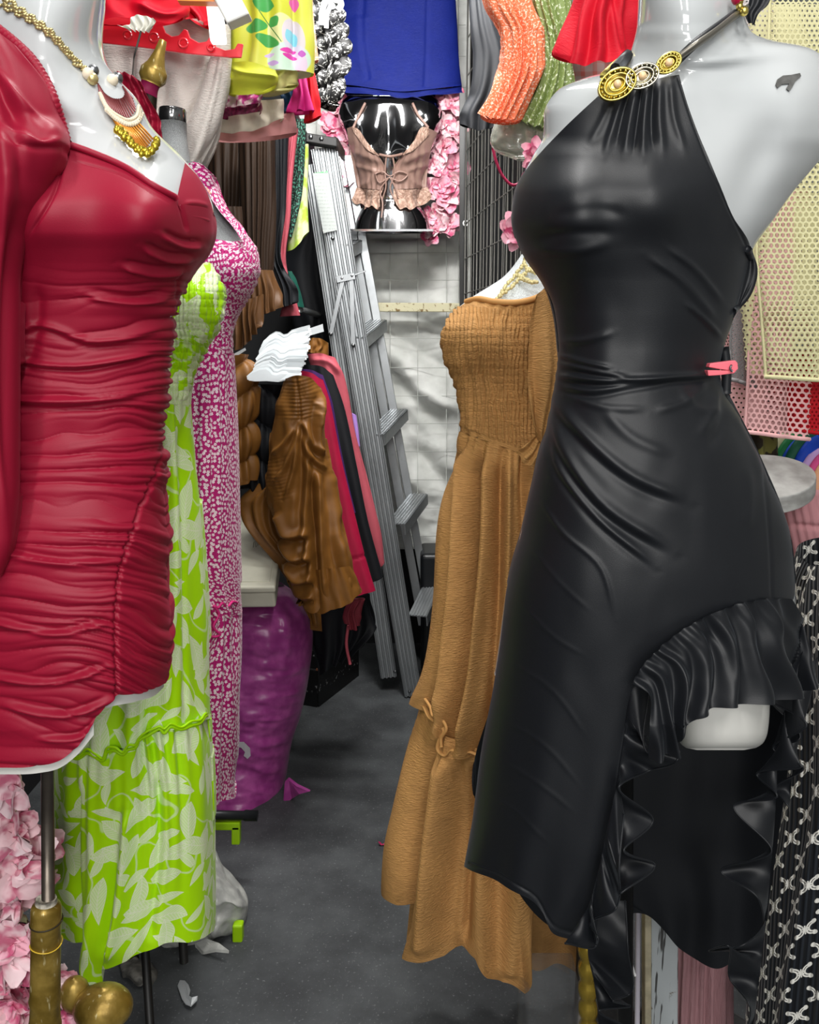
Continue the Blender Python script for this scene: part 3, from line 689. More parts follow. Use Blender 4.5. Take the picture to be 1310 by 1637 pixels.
def cascade(inner, outer, depth, w=.022, seed=0, name='ruffle_cascade'):
    """strip between a seam and a zigzag hem whose turns come forward and go back"""
    n = 160; A = resample(inner, n); L = np.linspace(0, 1, len(outer)); O = np.asarray(outer, float)
    Oc = resample(O, n, True, at=np.linspace(0, 1, n)); ph = np.interp(np.linspace(0, 1, n), np.r_[0, np.cumsum(np.linalg.norm(np.diff(O, axis=0), axis=1))] / np.linalg.norm(np.diff(O, axis=0), axis=1).sum(), np.arange(len(O)))
    z = np.cos(ph * math.pi) * w
    t = np.linspace(0, 1, 26)[:, None]
    px = A[None, :, 0] * (1 - t) + Oc[None, :, 0] * t; py = A[None, :, 1] * (1 - t) + Oc[None, :, 1] * t
    Y = (depth(A[:, 0], A[:, 1]) if callable(depth) else depth + 0 * A[:, 0])[None] + z[None] * t ** .7 - .012 * t - .01 + .003*np.cos(ph*math.pi*2+1)[None]*np.sin(t*3)
    X = P(px, py, Y)
    o = mesh_from(name, X.reshape(-1, 3), grid_faces(26, n), JER, dr, uv=uvof(X))
    e = X[-1]; tube('rolled_hem', e, .0012, JER, o, 5); return o
dep = lambda px, py: BK.Y(px, py) 
cascade([(1022,1075),(1006,1120),(998,1180),(990,1250),(988,1300),(990,1360),(985,1420)], [(1038,1100),(1040,1205),(1086,1200),(1084,1213),(1038,1232),(990,1258),(1044,1312),(998,1362),(1047,1382),(993,1428)], .93, .018)
cascade([(990,1240),(972,1320),(955,1400),(940,1450),(915,1490)], [(998,1300),(990,1400),(991,1430),(985,1452),(944,1478),(956,1500),(954,1510),(903,1508)], .91, .014)
cascade([(968,1440),(945,1480),(940,1520),(950,1570),(960,1660)], [(1000,1440),(1004,1520),(1006,1590),(980,1600),(1008,1608),(958,1616),(1008,1650),(975,1665)], 1.0, .015)
cascade([(1285,1040),(1262,1110),(1245,1200),(1240,1300),(1232,1400),(1222,1500),(1205,1640)], [(1226,1118),(1290,1160),(1236,1196),(1282,1225),(1210,1238),(1243,1272),(1174,1287),(1234,1362),(1153,1392),(1215,1440),(1220,1482),(1190,1510),(1134,1520),(1165,1512),(1166,1560),(1200,1612),(1190,1660)], 1.02, .02)
cascade([(1308,1050),(1300,1100),(1285,1160),(1270,1220),(1262,1300)], [(1230,1120),(1278,1182),(1240,1195),(1285,1228),(1240,1260),(1262,1290)], 1.06, .015)
# back tie, underarm gather, cord
tube('back_tie', on(BK, [(1196,398),(1206,432),(1196,470),(1172,498)], .004, 24), .0042, JER, dr, 8)
tube('back_tie', [V3(1158,555,1.05), V3(1162,590,1.05), V3(1161,630,1.05)], .006, JER, dr, 8, 12)
cloth('underarm_gather', Flat(1.035), [[(1182,400),(1196,388),(1203,398)], [(1168,440),(1190,430),(1207,435)], [(1156,500),(1178,485),(1192,470)], [(1146,548),(1156,540),(1162,530)]], JER, dr, 30, 60, disp=[gathers(3, .003, .004, 3)], back=False)
# pink clothes peg at the waist
PEG = M('pink_plastic_peg', '#ee6f7c', .35)
pg = thing('clothes_peg', tuple(P(1157, 600, 1.0)), 'small pink plastic clothes peg pinching the black dress at its waist', 'peg')
def plate(pts, Y, t, name, mat, parent, bv=.0008):
    return bevel(geo(name, prism_geo([V3(*q, Y) for q in pts], (0, 1, 0), t), mat, parent), bv, 2)
plate([(1136,581),(1176,576),(1180,580),(1181,590),(1176,594),(1150,590),(1134,587)], .985, .012, 'jaw', PEG, pg); plate([(1132,592),(1150,592),(1178,593),(1174,597),(1150,600),(1133,601)], .985, .012, 'jaw', PEG, pg)
tube('spring', [V3(1170,583,.982), V3(1168,590,.982), V3(1172,594,.982)], .0012, BOLT, pg, 6, 8)
# halter necklace with three medallions
GOLD = M('aged_gold', '#d9c56a', .28, 1, var=.2, vs=80); SILV = M('pale_silver', '#d9d3bf', .25, 1, var=.1, vs=80); CORD = M('grey_metal_cord', '#77736a', .35, .7); PEARL = M('pearl_centre', '#f3cfa0', .25, spec=.7)
nk = thing('halter_necklace', tuple(P(1020, 140, .93)), 'grey cord halter collar with three round filigree medallions at the black dress neckline', 'necklace')
fr = BK.Y(np.array([1000., 1030, 1070]), np.array([140., 124, 100])) - .012
def medal(cx, cy, Y, rx, ry, rot, mat):
    c = np.array(V3(cx, cy, Y)); s_ = Y / F; n = Vector((-.25, -1, .12)).normalized()
    a = math.radians(rot); U = np.array([math.cos(a), 0, math.sin(a)]) * rx * s_; W = np.array([-math.sin(a), 0, math.cos(a)]) * ry * s_
    g = []
    th = np.linspace(0, 2*math.pi, 40, endpoint=False)
    g.append(prism_geo([c + U*math.cos(t) + W*math.sin(t) for t in th], (0, 1, 0), .003))
    for q, r in ((.96, .0013), (.66, .0010), (.40, .0010)):
        ring = [c + (U*math.cos(t) + W*math.sin(t)) * q + np.array([0, -.001, 0]) for t in np.r_[th, th[:2]]]
        g.append(tube_geo(ring, r, 6))
    for k in range(18):
        t = 2*math.pi*k/18; g.append(sphere_geo(c + (U*math.cos(t) + W*math.sin(t)) * .82 + np.array([0, -.001, 0]), .0016, 6, 4))
    o = geo('medallion', g, mat, nk, True)
    geo('bead', sphere_geo(c + np.array([0, -.002, 0]), .0042, 10, 7), PEARL, o, True)
medal(987, 135, float(fr[0]) - .006, 30, 21, 28, GOLD); medal(1027, 122, float(fr[1]) - .008, 26, 17, 20, SILV); medal(1069, 101, float(fr[2]) - .006, 20, 13, 30, GOLD)
tube('cord', on(BK, [(1083,94),(1110,74),(1145,50),(1175,26),(1192,14)], .007, 20), .0055, CORD, nk, 8, flat=.6)
tube('cord', on(BK, [(1080,100),(1112,70),(1150,42),(1180,20)], .003, 20), .005, JER, nk, 8)
tube('cord', [V3(966,122,1.0), V3(985,104,1.02), V3(1006,88,1.05)], .005, GOLD, nk, 8, 12); tube('cord', [V3(984,110,1.0), V3(1004,88,1.04)], .006, JER, nk, 8)
bw = cloth('knot_ribbon', Flat(1.04), [[(1200,-20),(1236,-20)], [(1196,5),(1228,8)], [(1190,25),(1212,24)], [(1196,36),(1206,40)]], JER, nk, 20, 30, disp=[gathers(2, .004, .004, 3)], back=False)
geo('bead', [sphere_geo(P(1182, 2, 1.0), .005, 8, 6), sphere_geo(P(1183, 11, 1.0), .004, 8, 6), sphere_geo(P(1190, 18, 1.0), .005, 8, 6)], GOLD, nk, True); geo('bead', sphere_geo(P(1180, -3, 1.0), .007, 8, 6), M('red_bead', '#b3123c', .3), nk, True)

# ---------------------------------------------------------------- brown maxi dress on its mannequin
BR = Body([(395, 840, 905, 1.6, .04), (440, 805, 915, 1.6, .07), (478, 748, 925, 1.6, .10), (500, 722, 930, 1.6, .11), (525, 708, 930, 1.6, .115), (545, 706, 930, 1.6, .115), (575, 711, 925, 1.6, .11), (600, 722, 920, 1.6, .10), (640, 734, 912, 1.6, .09), (680, 738, 908, 1.6, .088), (705, 736, 905, 1.6, .09),
           (760, 723, 915, 1.6, .10), (850, 706, 935, 1.6, .12), (950, 697, 955, 1.6, .135), (1050, 686, 970, 1.6, .15), (1130, 674, 985, 1.6, .16), (1200, 660, 990, 1.6, .165), (1300, 645, 1000, 1.6, .17), (1430, 627, 1005, 1.6, .175), (1640, 640, 1005, 1.6, .175)],
          bumps=[(765, 540, 45, 42, 0, .03)])
GLIT = M('white_glitter_shell', '#cfd6d8', .35, spec=.5, var=.25, vs=600, bs=.6, bscale=900)
mb = thing('mannequin', tuple(P(840, 1600, 1.6)), 'white glitter mannequin under the ochre brown dress', 'mannequin')
solid('torso', BR, 395, 700, GLIT, mb, 48, 120, off=-.012, shrink=3)
geo('pole', lathe_geo([(0, .011), (1, .011)], P(966, 690, 1.6), (float(P(966, 690, 1.6)[0]), 1.6, .0)), M('steel_pole', '#5a5550', .35, .8), mb, True)
tube('neck_cap', [V3(880, 395, 1.6), V3(880, 380, 1.6)], .04, GLIT, mb, 16)
BRN = fabric('ochre_crepe', '#cd995c', .7, .35, .3, .9, crk=(90, 420, 1.4), var=.12, stint='#e0b070')
brd = thing('maxi_dress', tuple(P(800, 1592, 1.6)), 'ochre brown maxi dress with shirred bodice and tiered skirt beside the black dress', 'dress')
cloth('bodice', BR, [[(745,484),(762,480),(790,484),(830,485),(862,476),(880,466),(925,470)], [(722,502),(800,510),(925,500)], [(706,545),(800,552),(925,545)], [(712,580),(800,592),(922,585)], [(724,605),(800,625),(920,620)], [(734,645),(800,670),(910,670)], [(737,690),(770,702),(810,716),(840,728),(908,740)]], BRN, brd, 260, 300,
      disp=[smock(6.4, 12, .0055, 5, .04, .97, .9), gathers(10, .003, .003, 4)])
tube('neck_elastic', on(BR, [(746,482),(762,478),(790,482),(830,483),(862,474),(880,462)], .004, 60), .005, BRN, brd, 8)
ST = []
cloth('skirt', BR, [[(737,690),(770,702),(810,716),(840,728),(908,740)], [(722,765),(800,775),(915,780)], [(705,852),(800,860),(938,860)], [(696,955),(800,960),(958,960)], [(684,1060),(800,1060),(972,1060)], [(672,1125),(690,1152),(708,1168),(712,1195),(740,1205),(770,1212),(850,1215),(985,1215)]], BRN, brd, 260, 300,
      disp=[gathers(11, .006, .004, 31, t0=0, p=.3), gathers(6, 0.004, .045, 33, warp=.6, p=.5), crease([(745,705),(735,900),(706,1160)], 8, .028, .1, .6), crease([(765,712),(757,900),(722,1180)], 5, -.022, .1), crease([(782,720),(776,900),(742,1200)], 9, .034, .1, .6), crease([(812,730),(810,900),(792,1180)], 7, .026, .1, .6)], backdrop=0)
cloth('hem_tier', BR, [[(674,1108),(692,1130),(710,1146),(714,1175),(740,1190),(770,1198),(850,1200),(988,1200)], [(670,1130),(690,1152),(708,1168),(712,1196),(740,1206),(770,1212),(850,1215),(990,1215)], [(652,1230),(700,1260),(760,1275),(850,1280),(995,1270)], [(638,1335),(700,1370),(770,1390),(860,1390),(1000,1370)],
     [(626,1430),(640,1445),(660,1452),(662,1500),(656,1524),(680,1533),(705,1536),(735,1520),(762,1524),(780,1556),(805,1582),(840,1592),(846,1560),(850,1500),(853,1440),(900,1400),(1000,1400)]], BRN, brd, 280, 240,
      disp=[gathers(13, .006, .0, 41, p=.4), gathers(5, .002, .036, 43, warp=.5, p=.6), crease([(690,1180),(668,1330),(658,1490)], 8, -.04, .1), crease([(718,1200),(698,1400),(686,1530)], 13, .034, .1), crease([(762,1215),(750,1400),(742,1520)], 9, -.034, .1), crease([(830,1300),(820,1450),(815,1580)], 15, .03, .1)], smoothrows=False, backdrop=.05, back=False)
cloth('hem_tier', Flat(lambda px, py: 1.66 + 0 * px), [[(690,1130),(985,1130)], [(660,1400),(1000,1400)], [(650,1500),(760,1500),(850,1545),(890,1545),(940,1556),(1000,1550)]], BRN, brd, 80, 60, disp=[gathers(5, .0, .02, 49)], back=False)
frill = [(672,1120),(680,1132),(686,1145),(700,1156),(711,1168),(703,1182),(701,1200),(712,1208),(722,1199),(735,1205),(750,1202),(766,1208),(780,1212),(860,1214)]
tube('tier_frill', on(BR, frill, .012, 80), .0042, BRN, brd, 8, flat=.5)
tube('tier_frill', on(BR, [(680,1118),(688,1130),(692,1144),(706,1150),(714,1166),(706,1180),(706,1194)], .016, 50), .003, BRN, brd, 8)
SLB = Flat(lambda px, py: 1.45 + .00006 * (px - 850) ** 2 * .3)
cloth('puff_sleeve', SLB, [[(856,474),(868,462),(900,455)], [(850,500),(870,490),(925,480)], [(846,560),(870,560),(930,555)], [(846,630),(866,640),(920,640)], [(852,680),(862,694),(905,690)], [(858,702),(864,708),(880,708)]], BRN, brd, 90, 150, disp=[gathers(4, .004, .012, 51, p=.3), bulge(875, 600, 30, 90, .02)], back=False)
cloth('sleeve_frill', SLB, [[(855,698),(866,704),(880,700)], [(836,715),(852,728),(872,716)], [(826,724),(845,744),(868,730)]], BRN, brd, 50, 30, disp=[gathers(3, .004, .012, 55)], back=False)
nb = thing('bead_necklace', tuple(P(800, 478, 1.5)), 'cream seed bead necklace on the mannequin in the ochre brown dress', 'necklace')
BEADM = M('cream_beads', '#dccf98', .4, .2, var=.2, vs=200)
rs = random.Random(4); g = []
for path in ([(845,398),(838,420),(822,442),(806,462),(796,478)], [(858,410),(848,428),(830,448),(812,464),(800,474)], [(838,424),(852,434),(870,440)], [(828,440),(842,448),(858,452)]):
    for q in resample(path, 34): g.append(sphere_geo(P(q[0] + rs.uniform(-1.5, 1.5), q[1] + rs.uniform(-1.5, 1.5), float(BR.Y(np.array([q[0]]), np.array([max(q[1], 398)]))[0]) - .004), .0034, 6, 4))
tag(geo('bead_strands', g, BEADM, nb, True), kind='stuff')
# ---------------------------------------------------------------- left foreground: white mannequin in the ruched red dress
RBd = Body([(-40, -150, 168, 1.0, .07), (0, -150, 165, 1.0, .075), (60, -150, 160, 1.0, .08), (95, -150, 168, 1.0, .085), (125, -150, 190, 1.0, .09), (155, -150, 218, 1.0, .095), (200, -150, 242, 1.0, .10), (250, -150, 292, 1.0, .11), (290, -150, 324, 1.0, .12), (330, -150, 340, 1.0, .125), (370, -150, 342, 1.0, .125), (400, -150, 334, 1.0, .12),
            (430, -150, 312, 1.0, .115), (455, -150, 292, 1.0, .11), (480, -150, 280, 1.0, .105), (520, -150, 272, 1.0, .10), (600, -150, 262, 1.0, .095), (680, -150, 252, 1.0, .095), (760, -150, 255, 1.0, .105), (850, -150, 262, 1.0, .12), (950, -150, 265, 1.0, .13), (1050, -150, 268, 1.0, .13), (1140, -150, 264, 1.0, .13), (1260, -150, 262, 1.0, .13)],
           bumps=[(75, 30, 80, 120, 0, .03), (235, 345, 70, 70, 0, .04), (60, 340, 90, 75, 0, .03), (60, 150, 120, 18, 24, .008)])
rm = thing('mannequin', tuple(P(75, 1235, 1.0)), 'glossy white torso mannequin wearing the ruched crimson dress on the left', 'mannequin')
solid('torso', RBd, -40, 1090, WHITE, rm, 96, 220, off=-.012, shrink=2)
RIM = Body([tuple(r) for r in RBd.a])
def rimgeo(name, pts, h, off):
    top = np.array(pts, float)
    cloth(name, RIM, [[(x, y - 30) for x, y in pts], pts, [(x, y + h * .6) for x, y in pts], [(x, y + h) for x, y in pts]], WHITE2, rm, 60, 24, off=off, back=False)
rimgeo('thigh_rim', [(-120,1228),(0,1228),(60,1226),(95,1218),(120,1200),(150,1165)], 10, -.004)
cloth('thigh_rim', RIM, [[(150,1100),(200,1090),(262,1080)], [(160,1120),(210,1110),(262,1098)], [(168,1132),(180,1129),(215,1122),(250,1110),(262,1098)]], WHITE2, rm, 50, 24, off=-.012, back=False)

m, b = new('crimson_jersey'); u, v = uvc(); h = noise(vec(u*900, v*900), 1, 2)
setp(b, lin('#8e0d2b'), .5, spec=.35, sheen=.3, bump=h, bs=.1, bd=.001, stint='#ff7090'); RED = m
rd = thing('ruched_dress', tuple(P(75, 1225, 1.0)), 'crimson long sleeved dress with ruched side seam on the left front mannequin', 'dress')
seam = resample([(298,300),(330,345),(322,395),(285,440),(275,500),(270,560),(262,630),(250,720),(225,800),(195,880),(183,960),(182,1040),(184,1112)], 60)
SX, SY = seam[:, 0], seam[:, 1]
def ruche(px, py, s, t):
    sx = np.interp(py, SY[10:], SX[10:]); d = sx - px; k = np.clip((py - 420) / 80, 0, 1)
    wv = 18 * vnoise(px / 130 + 2, py / 60, 9) + 5 * vnoise(px / 50, py / 25, 10)
    slope = np.where(d > 0, .10 * d * np.clip((py - 820) / 250, -.4, 1.2), .35 * d)
    f = (py + wv + slope)
    near = np.exp(-np.abs(d) / 45.); far = .30 + .7 * np.exp(-np.abs(d) / 170.)
    r1 = np.abs(np.sin(f / 30. * math.pi)) ** .55; r2 = np.abs(np.sin(f / 13. * math.pi + 2 * vnoise(px / 90, py / 40, 3))) ** .7
    m1 = .4 + .6 * np.clip(vnoise(px / 160, py / 34 + 7, 12) + .4, 0, 1)
    m2 = np.clip(vnoise(px/90 + 5, py/45, 22) + .5, 0, 1)
    return k * (.0075 * r1 * far * m1 + .0038 * r2 * (near + .25 * far * m2)) - .004 * k * np.exp(-(d / 3.) ** 2)
def dc(pts, w, a, asym=.6): return crease(pts, w, a, .2, asym)
RC = [ruche, dc([(286,318),(292,340),(300,372)], 3, -.003, 0), dc([(325,395),(290,392),(255,375)], 5, .005), dc([(312,415),(270,415),(225,395)], 5, .005), dc([(300,432),(250,436),(190,425)], 5, .005), 
      dc([(280,465),(220,480),(130,470)], 6, .005), dc([(0,540),(60,520),(150,545),(265,520)], 6, .004), dc([(110,255),(200,282),(270,325)], 2, -.0015, 0), dc([(105,235),(90,300),(45,380)], 2.5, -.003, 0), dc([(10,575),(120,585),(255,560)], 5, .006), dc([(10,640),(130,640),(250,620)], 6, .006), dc([(60,450),(60,520),(40,600)], 10, -.004, 0),
      dc([(185,1112),(120,1140),(0,1125)], 5, .005), dc([(180,1060),(90,1090),(-20,1080)], 5, .005), dc([(182,990),(100,1010),(-20,990)], 5, .005), dc([(190,900),(100,900),(-20,880)], 6, .006), dc([(170,1140),(130,1175),(60,1180)], 4, .004)]
rows = [[(-150,40),(0,50),(20,66),(50,95),(75,135),(95,190),(105,228),(150,244),(200,266),(250,298),(284,316)],
        [(-150,180),(30,190),(70,220),(105,250),(150,262),(200,285),(250,315),(288,326)], [(-150,330),(100,320),(250,340),(310,345),(341,343)], [(-150,400),(100,400),(335,398)], [(-150,455),(100,455),(293,454)], [(-150,520),(100,520),(272,520)], [(-150,600),(100,600),(262,600)], [(-150,680),(100,680),(252,680)], [(-150,780),(100,780),(257,780)],
        [(-150,880),(100,885),(264,872)], [(-150,980),(100,985),(267,970)], [(-150,1080),(100,1080),(180,1060),(266,1035)], [(-150,1160),(60,1155),(130,1125),(180,1090),(264,1065)], [(-150,1228),(0,1225),(60,1223),(95,1213),(118,1197),(145,1160),(165,1130),(184,1112),(225,1106),(262,1092)]]
cloth('bodice_and_skirt', RBd, rows, RED, rd, 300, 620, disp=RC, cos=False)
cloth('far_cup', RBd, [[(282,322),(289,290),(296,260)], [(290,338),(305,312),(318,284)], [(296,352),(318,335),(333,312)], [(302,372),(325,360),(343,350)], [(306,392),(325,382),(340,378)]], RED, rd, 40, 60, off=-.004, disp=[crease([(292,325),(315,325),(335,330)], 4, .002), crease([(296,345),(318,348),(340,355)], 4, .002)], back=False)
o = tube('ruched_edging', on(RBd, [(-10,42),(20,66),(50,95),(75,135),(95,190),(105,228)], .006, 90), .005, RED, rd, 8, radii=[.0045 + .0016 * (k % 2) for k in range(60)])
tube('neck_binding', on(RBd, [(105,229),(150,245),(200,267),(250,299),(282,316)], .003, 50), .0032, RED, rd, 8)
SL = Body([(120, -60, 104, .93, .03), (230, -70, 98, .93, .045), (320, -70, 62, .92, .05), (400, -75, 34, .92, .05), (600, -80, 27, .92, .05), (760, -80, 25, .92, .05), (850, -85, 18, .92, .05), (918, -90, 2, .92, .03)])
SHB = Body([(30, -160, 30, .90, .05), (100, -160, 60, .90, .06), (180, -160, 92, .90, .07), (230, -160, 104, .88, .07), (300, -160, 78, .88, .07), (380, -160, 42, .88, .06), (460, -160, 28, .88, .05), (600, -160, 26, .88, .05), (780, -160, 24, .88, .05), (860, -160, 16, .88, .05), (925, -160, -5, .88, .04)])
cloth('sleeve', SHB, [[(-160,40),(0,52),(20,70)], [(-160,120),(30,110),(70,135)], [(-160,200),(50,190),(97,205)], [(-160,300),(20,290),(84,285)], [(-160,390),(0,390),(42,385)], [(-160,480),(0,480),(28,480)], [(-160,620),(0,620),(27,620)], [(-160,780),(0,780),(25,780)], [(-160,880),(0,875),(12,868)], [(-160,925),(-60,922),(-2,918)]], RED, rd, 120, 260, off=.004,
      disp=[dc([(0,130),(60,200),(100,222)], 8, .006), dc([(-20,90),(40,170),(98,215)], 6, .004), dc([(0,200),(60,225),(102,226)], 6, .005), dc([(-40,60),(10,160),(40,330)], 14, -.006), dc([(10,280),(-5,500),(5,900)], 8, .006), gathers(3, .002, .008, 61)])
# far shoulder puff
FP = Flat(lambda px, py: 1.09 + .0 * px)
cloth('sleeve', FP, [[(188,115),(205,118),(225,130)], [(196,135),(220,142),(240,160)], [(205,165),(228,170),(254,185)], [(215,200),(238,200),(259,205)], [(228,240),(245,240),(260,235)]], RED, rd, 50, 70, disp=[gathers(3, .006, .006, 65), rough(12, 14, .006, 3)], back=False)
# stand
BAM = None
m, b = new('old_gold_paint'); x, y, z = objc(); n = noise(vec(x, y, z), 30, 4); n2 = noise(vec(x, y, z*.3), 110, 3)
c = mix(f_ss(n, .35, .7), '#7d6526', '#b3964a'); c = mix(f_ss(n2, .62, .72) * .7, c, '#efe2b0'); setp(b, c, .35, .45, bump=n2, bs=.3, bd=.002); OGOLD = m
POLE = M('tarnished_steel', '#6e655c', .35, .85, var=.25, vs=20)
sd = thing('mannequin_stand', tuple(P(72, 1900, 1.0)), 'old gold bamboo style stand with steel pole below the crimson dress', 'stand')
geo('pole', lathe_geo([(0, .0080), (1, .0080)], P(76, 1150, 1.0), P(77, 1450, 1.0)), POLE, sd, True)
c0, c1 = P(74, 1440, 1.0), P(68, 1960, 1.0)
prof = [(0, .010), (.012, .017), (.02, .0185), (.05, .0190), (.062, .0195), (.07, .0185), (.20, .0185), (.27, .0190), (.285, .0205), (.30, .0185), (.34, .0192), (.365, .021), (.385, .0195), (.6, .0205), (1, .021)]
geo('bamboo_post', lathe_geo(prof, c0, c1, 28), OGOLD, sd, True)
geo('pole_collar', lathe_geo([(0, .0125), (.5, .0135), (1, .012)], P(74, 1436, 1.0), P(74, 1450, 1.0)), M('chipped_white', '#c9c2b4', .6, var=.4, vs=150), sd, True)
geo('wire_tie', tube_geo([P(74, 1508, 1.0) + np.array([.0195*math.cos(a), .0195*math.sin(a), .0015*math.sin(a*2)]) for a in np.linspace(0, 6.3, 30)], .0009, 5), M('yellow_wire', '#d9b53a', .4), sd, True)
geo('ring_tie', tube_geo([P(74, 1472, 1.0) + np.array([.0198*math.cos(a), .0198*math.sin(a), .0015*math.sin(a)]) for a in np.linspace(0, 6.3, 30)], .0011, 5), M('dark_wire', '#2c2415', .5), sd, True)
g = sphere_geo(P(165, 1610, 1.12), .036, 20, 12, (1.2, 1, .9)); geo('base_foot', [g, sphere_geo(P(120, 1590, 1.14), .022, 16, 10, (1, 1, 1.3))], OGOLD, sd, True)
# statement necklace
nl = thing('statement_necklace', tuple(P(215, 250, .88)), 'gold chain necklace with fringed burgundy and amber bib on the left white mannequin', 'necklace')
CH = M('pale_gold_chain', '#cdbd85', .35, .7); AMB = M('amber_tassel', '#c07a1e', .35, .5); BURG = M('burgundy_fringe', '#7c3436', .55); GB = M('gold_beads', '#c6b13c', .28, .9); WB = M('cream_pearls', '#e3d6bd', .35)
links = []
for q in range(3):
    pth = resample([(0 + q*5, 8 - q*5),(40,28 - q*4),(80,56 - q*3),(110,86),(132,106 + q*2),(140,113)], 46)
    for i, a in enumerate(pth):
        wb = math.sin(i * 1.3 + q * 2) * 2.2
        links.append(sphere_geo(P(a[0] + wb, a[1] - wb, float(RBd.Y(np.array([a[0]]), np.array([a[1]]), -.012)[0]) - .003 - .001 * q), .0019, 6, 4, (1.5, .8, .8)))
tag(geo('chain', links, CH, nl, True), kind='stuff')
def onc(x, y, off=.004): return P(x, y, float(RBd.Y(np.array([float(min(x, 235))]), np.array([float(y)]), -.012)[0]) - off)
# bib frame: axis from (155,128) to (240,232) ; across direction
bx = lambda u, v: (158 + 52 * u + 30 * v, 136 + 28 * u * 0 + 62 * v + (u) * 4)
inner = resample([(155,138),(166,158),(182,170),(198,176),(212,172),(214,156),(205,142),(196,136)], 26)
def bibstrip(name, inn, out, mat, off, r):
    return geo(name, [tube_geo([onc(*a, off), onc(*b_, off)], r, 5) for a, b_ in zip(inn, out)], mat, nl, True)
lower = resample([(160,150),(172,172),(190,186),(205,192),(218,186),(222,170)], 34)
bibstrip('burgundy_fringe', resample([(157,134),(168,150),(184,158),(196,156),(200,146),(196,138)], 24), resample([(160,150),(172,170),(190,182),(206,188),(216,178),(212,158)], 24), BURG, .006, .0010)
bibstrip('amber_fringe', resample([(160,152),(170,170),(186,184),(204,194),(218,192)], 20), resample([(188,202),(202,218),(218,232),(232,236),(244,222)], 20), AMB, .005, .0012)
tag(geo('pearl_row', [sphere_geo(onc(*q, .010), .0022, 6, 4) for q in np.r_[lower, lower + [2, 6], resample([(170,176),(188,192),(204,200),(220,196),(228,182)], 22)]], WB, nl, True), kind='stuff')
rs = random.Random(8)
gb = [sphere_geo(onc(q[0] + rs.uniform(-3, 3), q[1] + rs.uniform(-4, 4), .010 + rs.uniform(0, .003)), rs.uniform(.0024, .0042), 6, 4) for q in resample([(188,205),(202,220),(218,236),(234,244),(246,236),(250,222)], 60)]
tag(geo('gold_bead_fringe', gb, GB, nl, True), kind='stuff')
for q, mt in (((141,118), WB), ((149,113), BOLT), ((180,128), WB), ((188,125), BOLT), ((148,126), CH)): geo('pearl', sphere_geo(onc(*q, .008), .006, 10, 7), mt, nl, True)

# ---------------------------------------------------------------- lime leaf print dress
def leaf_layers(u, v, specs):
    acc = None
    for (S_, ox, oy, L, W) in specs:
        vn = voro(vec(u * S_ + ox, v * S_ + oy), 1.0, .75); E.nt.nodes[vn.name].voronoi_dimensions = '2D'
        px_, py_, _ = sep(vn.outputs['Position']); r, g_, b_ = sep(vn.outputs['Color'])
        dx = u * S_ + ox - px_; dy = v * S_ + oy - py_
        a = r * 6.283; ca = E.m('COSINE', a); sa = f_sin(a)
        X = ca * dx + sa * dy; Y = ca * dy - sa * dx
        Yb = Y + X * X * .35
        wid = (1.0 - (X / L) * (X / L)) * W * (1.0 + X / L * .35)
        ay = f_abs(Yb)
        inside = f_ss(wid - ay, 0, .012)
        edge = f_ss(wid - ay, .03, .012)
        vein = f_ss(f_sin((ay * 1.0 - X * .9) * 95.), .2, .9) * .3
        mid = f_ss(ay, .012, .004)
        val = inside * f_min(.60 + edge * .42 + vein + mid * .4, 1.0)
        acc = val if acc is None else f_max(acc, val)
    return acc
m, b = new('lime_leaf_print'); u, v = uvc()
lv = leaf_layers(u, v, [(12, 0, 0, .46, .19), (13, 3.37, 7.71, .46, .18), (17, 9.1, 2.3, .44, .15)])
stem = f_ss(f_abs(noise(vec(u, v), 9, 1, .4, 0) - .5), .012, .005) * .5
c = mix(f_max(lv, stem) * .92, '#b0ea00', '#f1f8dc'); setp(b, c, .5, spec=.3, sheen=.2, bump=noise(vec(u*500, v*500), 1, 2), bs=.1, bd=.001); LEAF = m
GR = Body([(418, 190, 333, 1.42, .08), (440, 185, 348, 1.42, .10), (470, 180, 356, 1.42, .11), (500, 178, 355, 1.42, .11), (530, 180, 345, 1.42, .105), (560, 182, 327, 1.42, .095), (600, 185, 309, 1.42, .085), (645, 185, 301, 1.42, .085), (700, 175, 306, 1.42, .09), (850, 150, 318, 1.42, .11), (1000, 125, 326, 1.42, .125), (1140, 100, 332, 1.42, .135), (1200, 90, 338, 1.42, .14), (1300, 88, 342, 1.42, .14), (1500, 86, 345, 1.42, .14), (1600, 86, 345, 1.42, .14)],
          bumps=[(312, 480, 34, 40, 0, .02)])
gd = thing('leaf_print_dress', tuple(P(215, 1575, 1.42)), 'lime green maxi dress with white leaf print between the crimson and the pink dress', 'dress')
cloth('bodice', GR, [[(190,470),(240,470),(275,452),(300,430),(318,421),(335,420)], [(185,500),(260,500),(300,478),(356,470)], [(182,530),(345,528)], [(184,575),(320,572)], [(185,610),(308,606)], [(185,640),(302,648)]], LEAF, gd, 150, 240, disp=[smock(7, 12, .0045, 15, .05, .97), gathers(8, .003, .003, 4)], back=True)
cloth('skirt', GR, [[(185,640),(302,648)], [(170,720),(308,712)], [(150,850),(318,850)], [(125,1000),(326,1000)], [(105,1100),(332,1110)], [(95,1200),(112,1212),(135,1206),(165,1214),(185,1200),(215,1195),(240,1170),(262,1166),(300,1163),(334,1148)]], LEAF, gd, 180, 300,
      disp=[gathers(9, .005, .003, 71, p=.3), gathers(4, 0, .016, 73, p=.5), crease([(268,650),(275,900),(262,1160)], 7, .010, .1), crease([(290,660),(300,900),(300,1150)], 6, -.007, .1)])
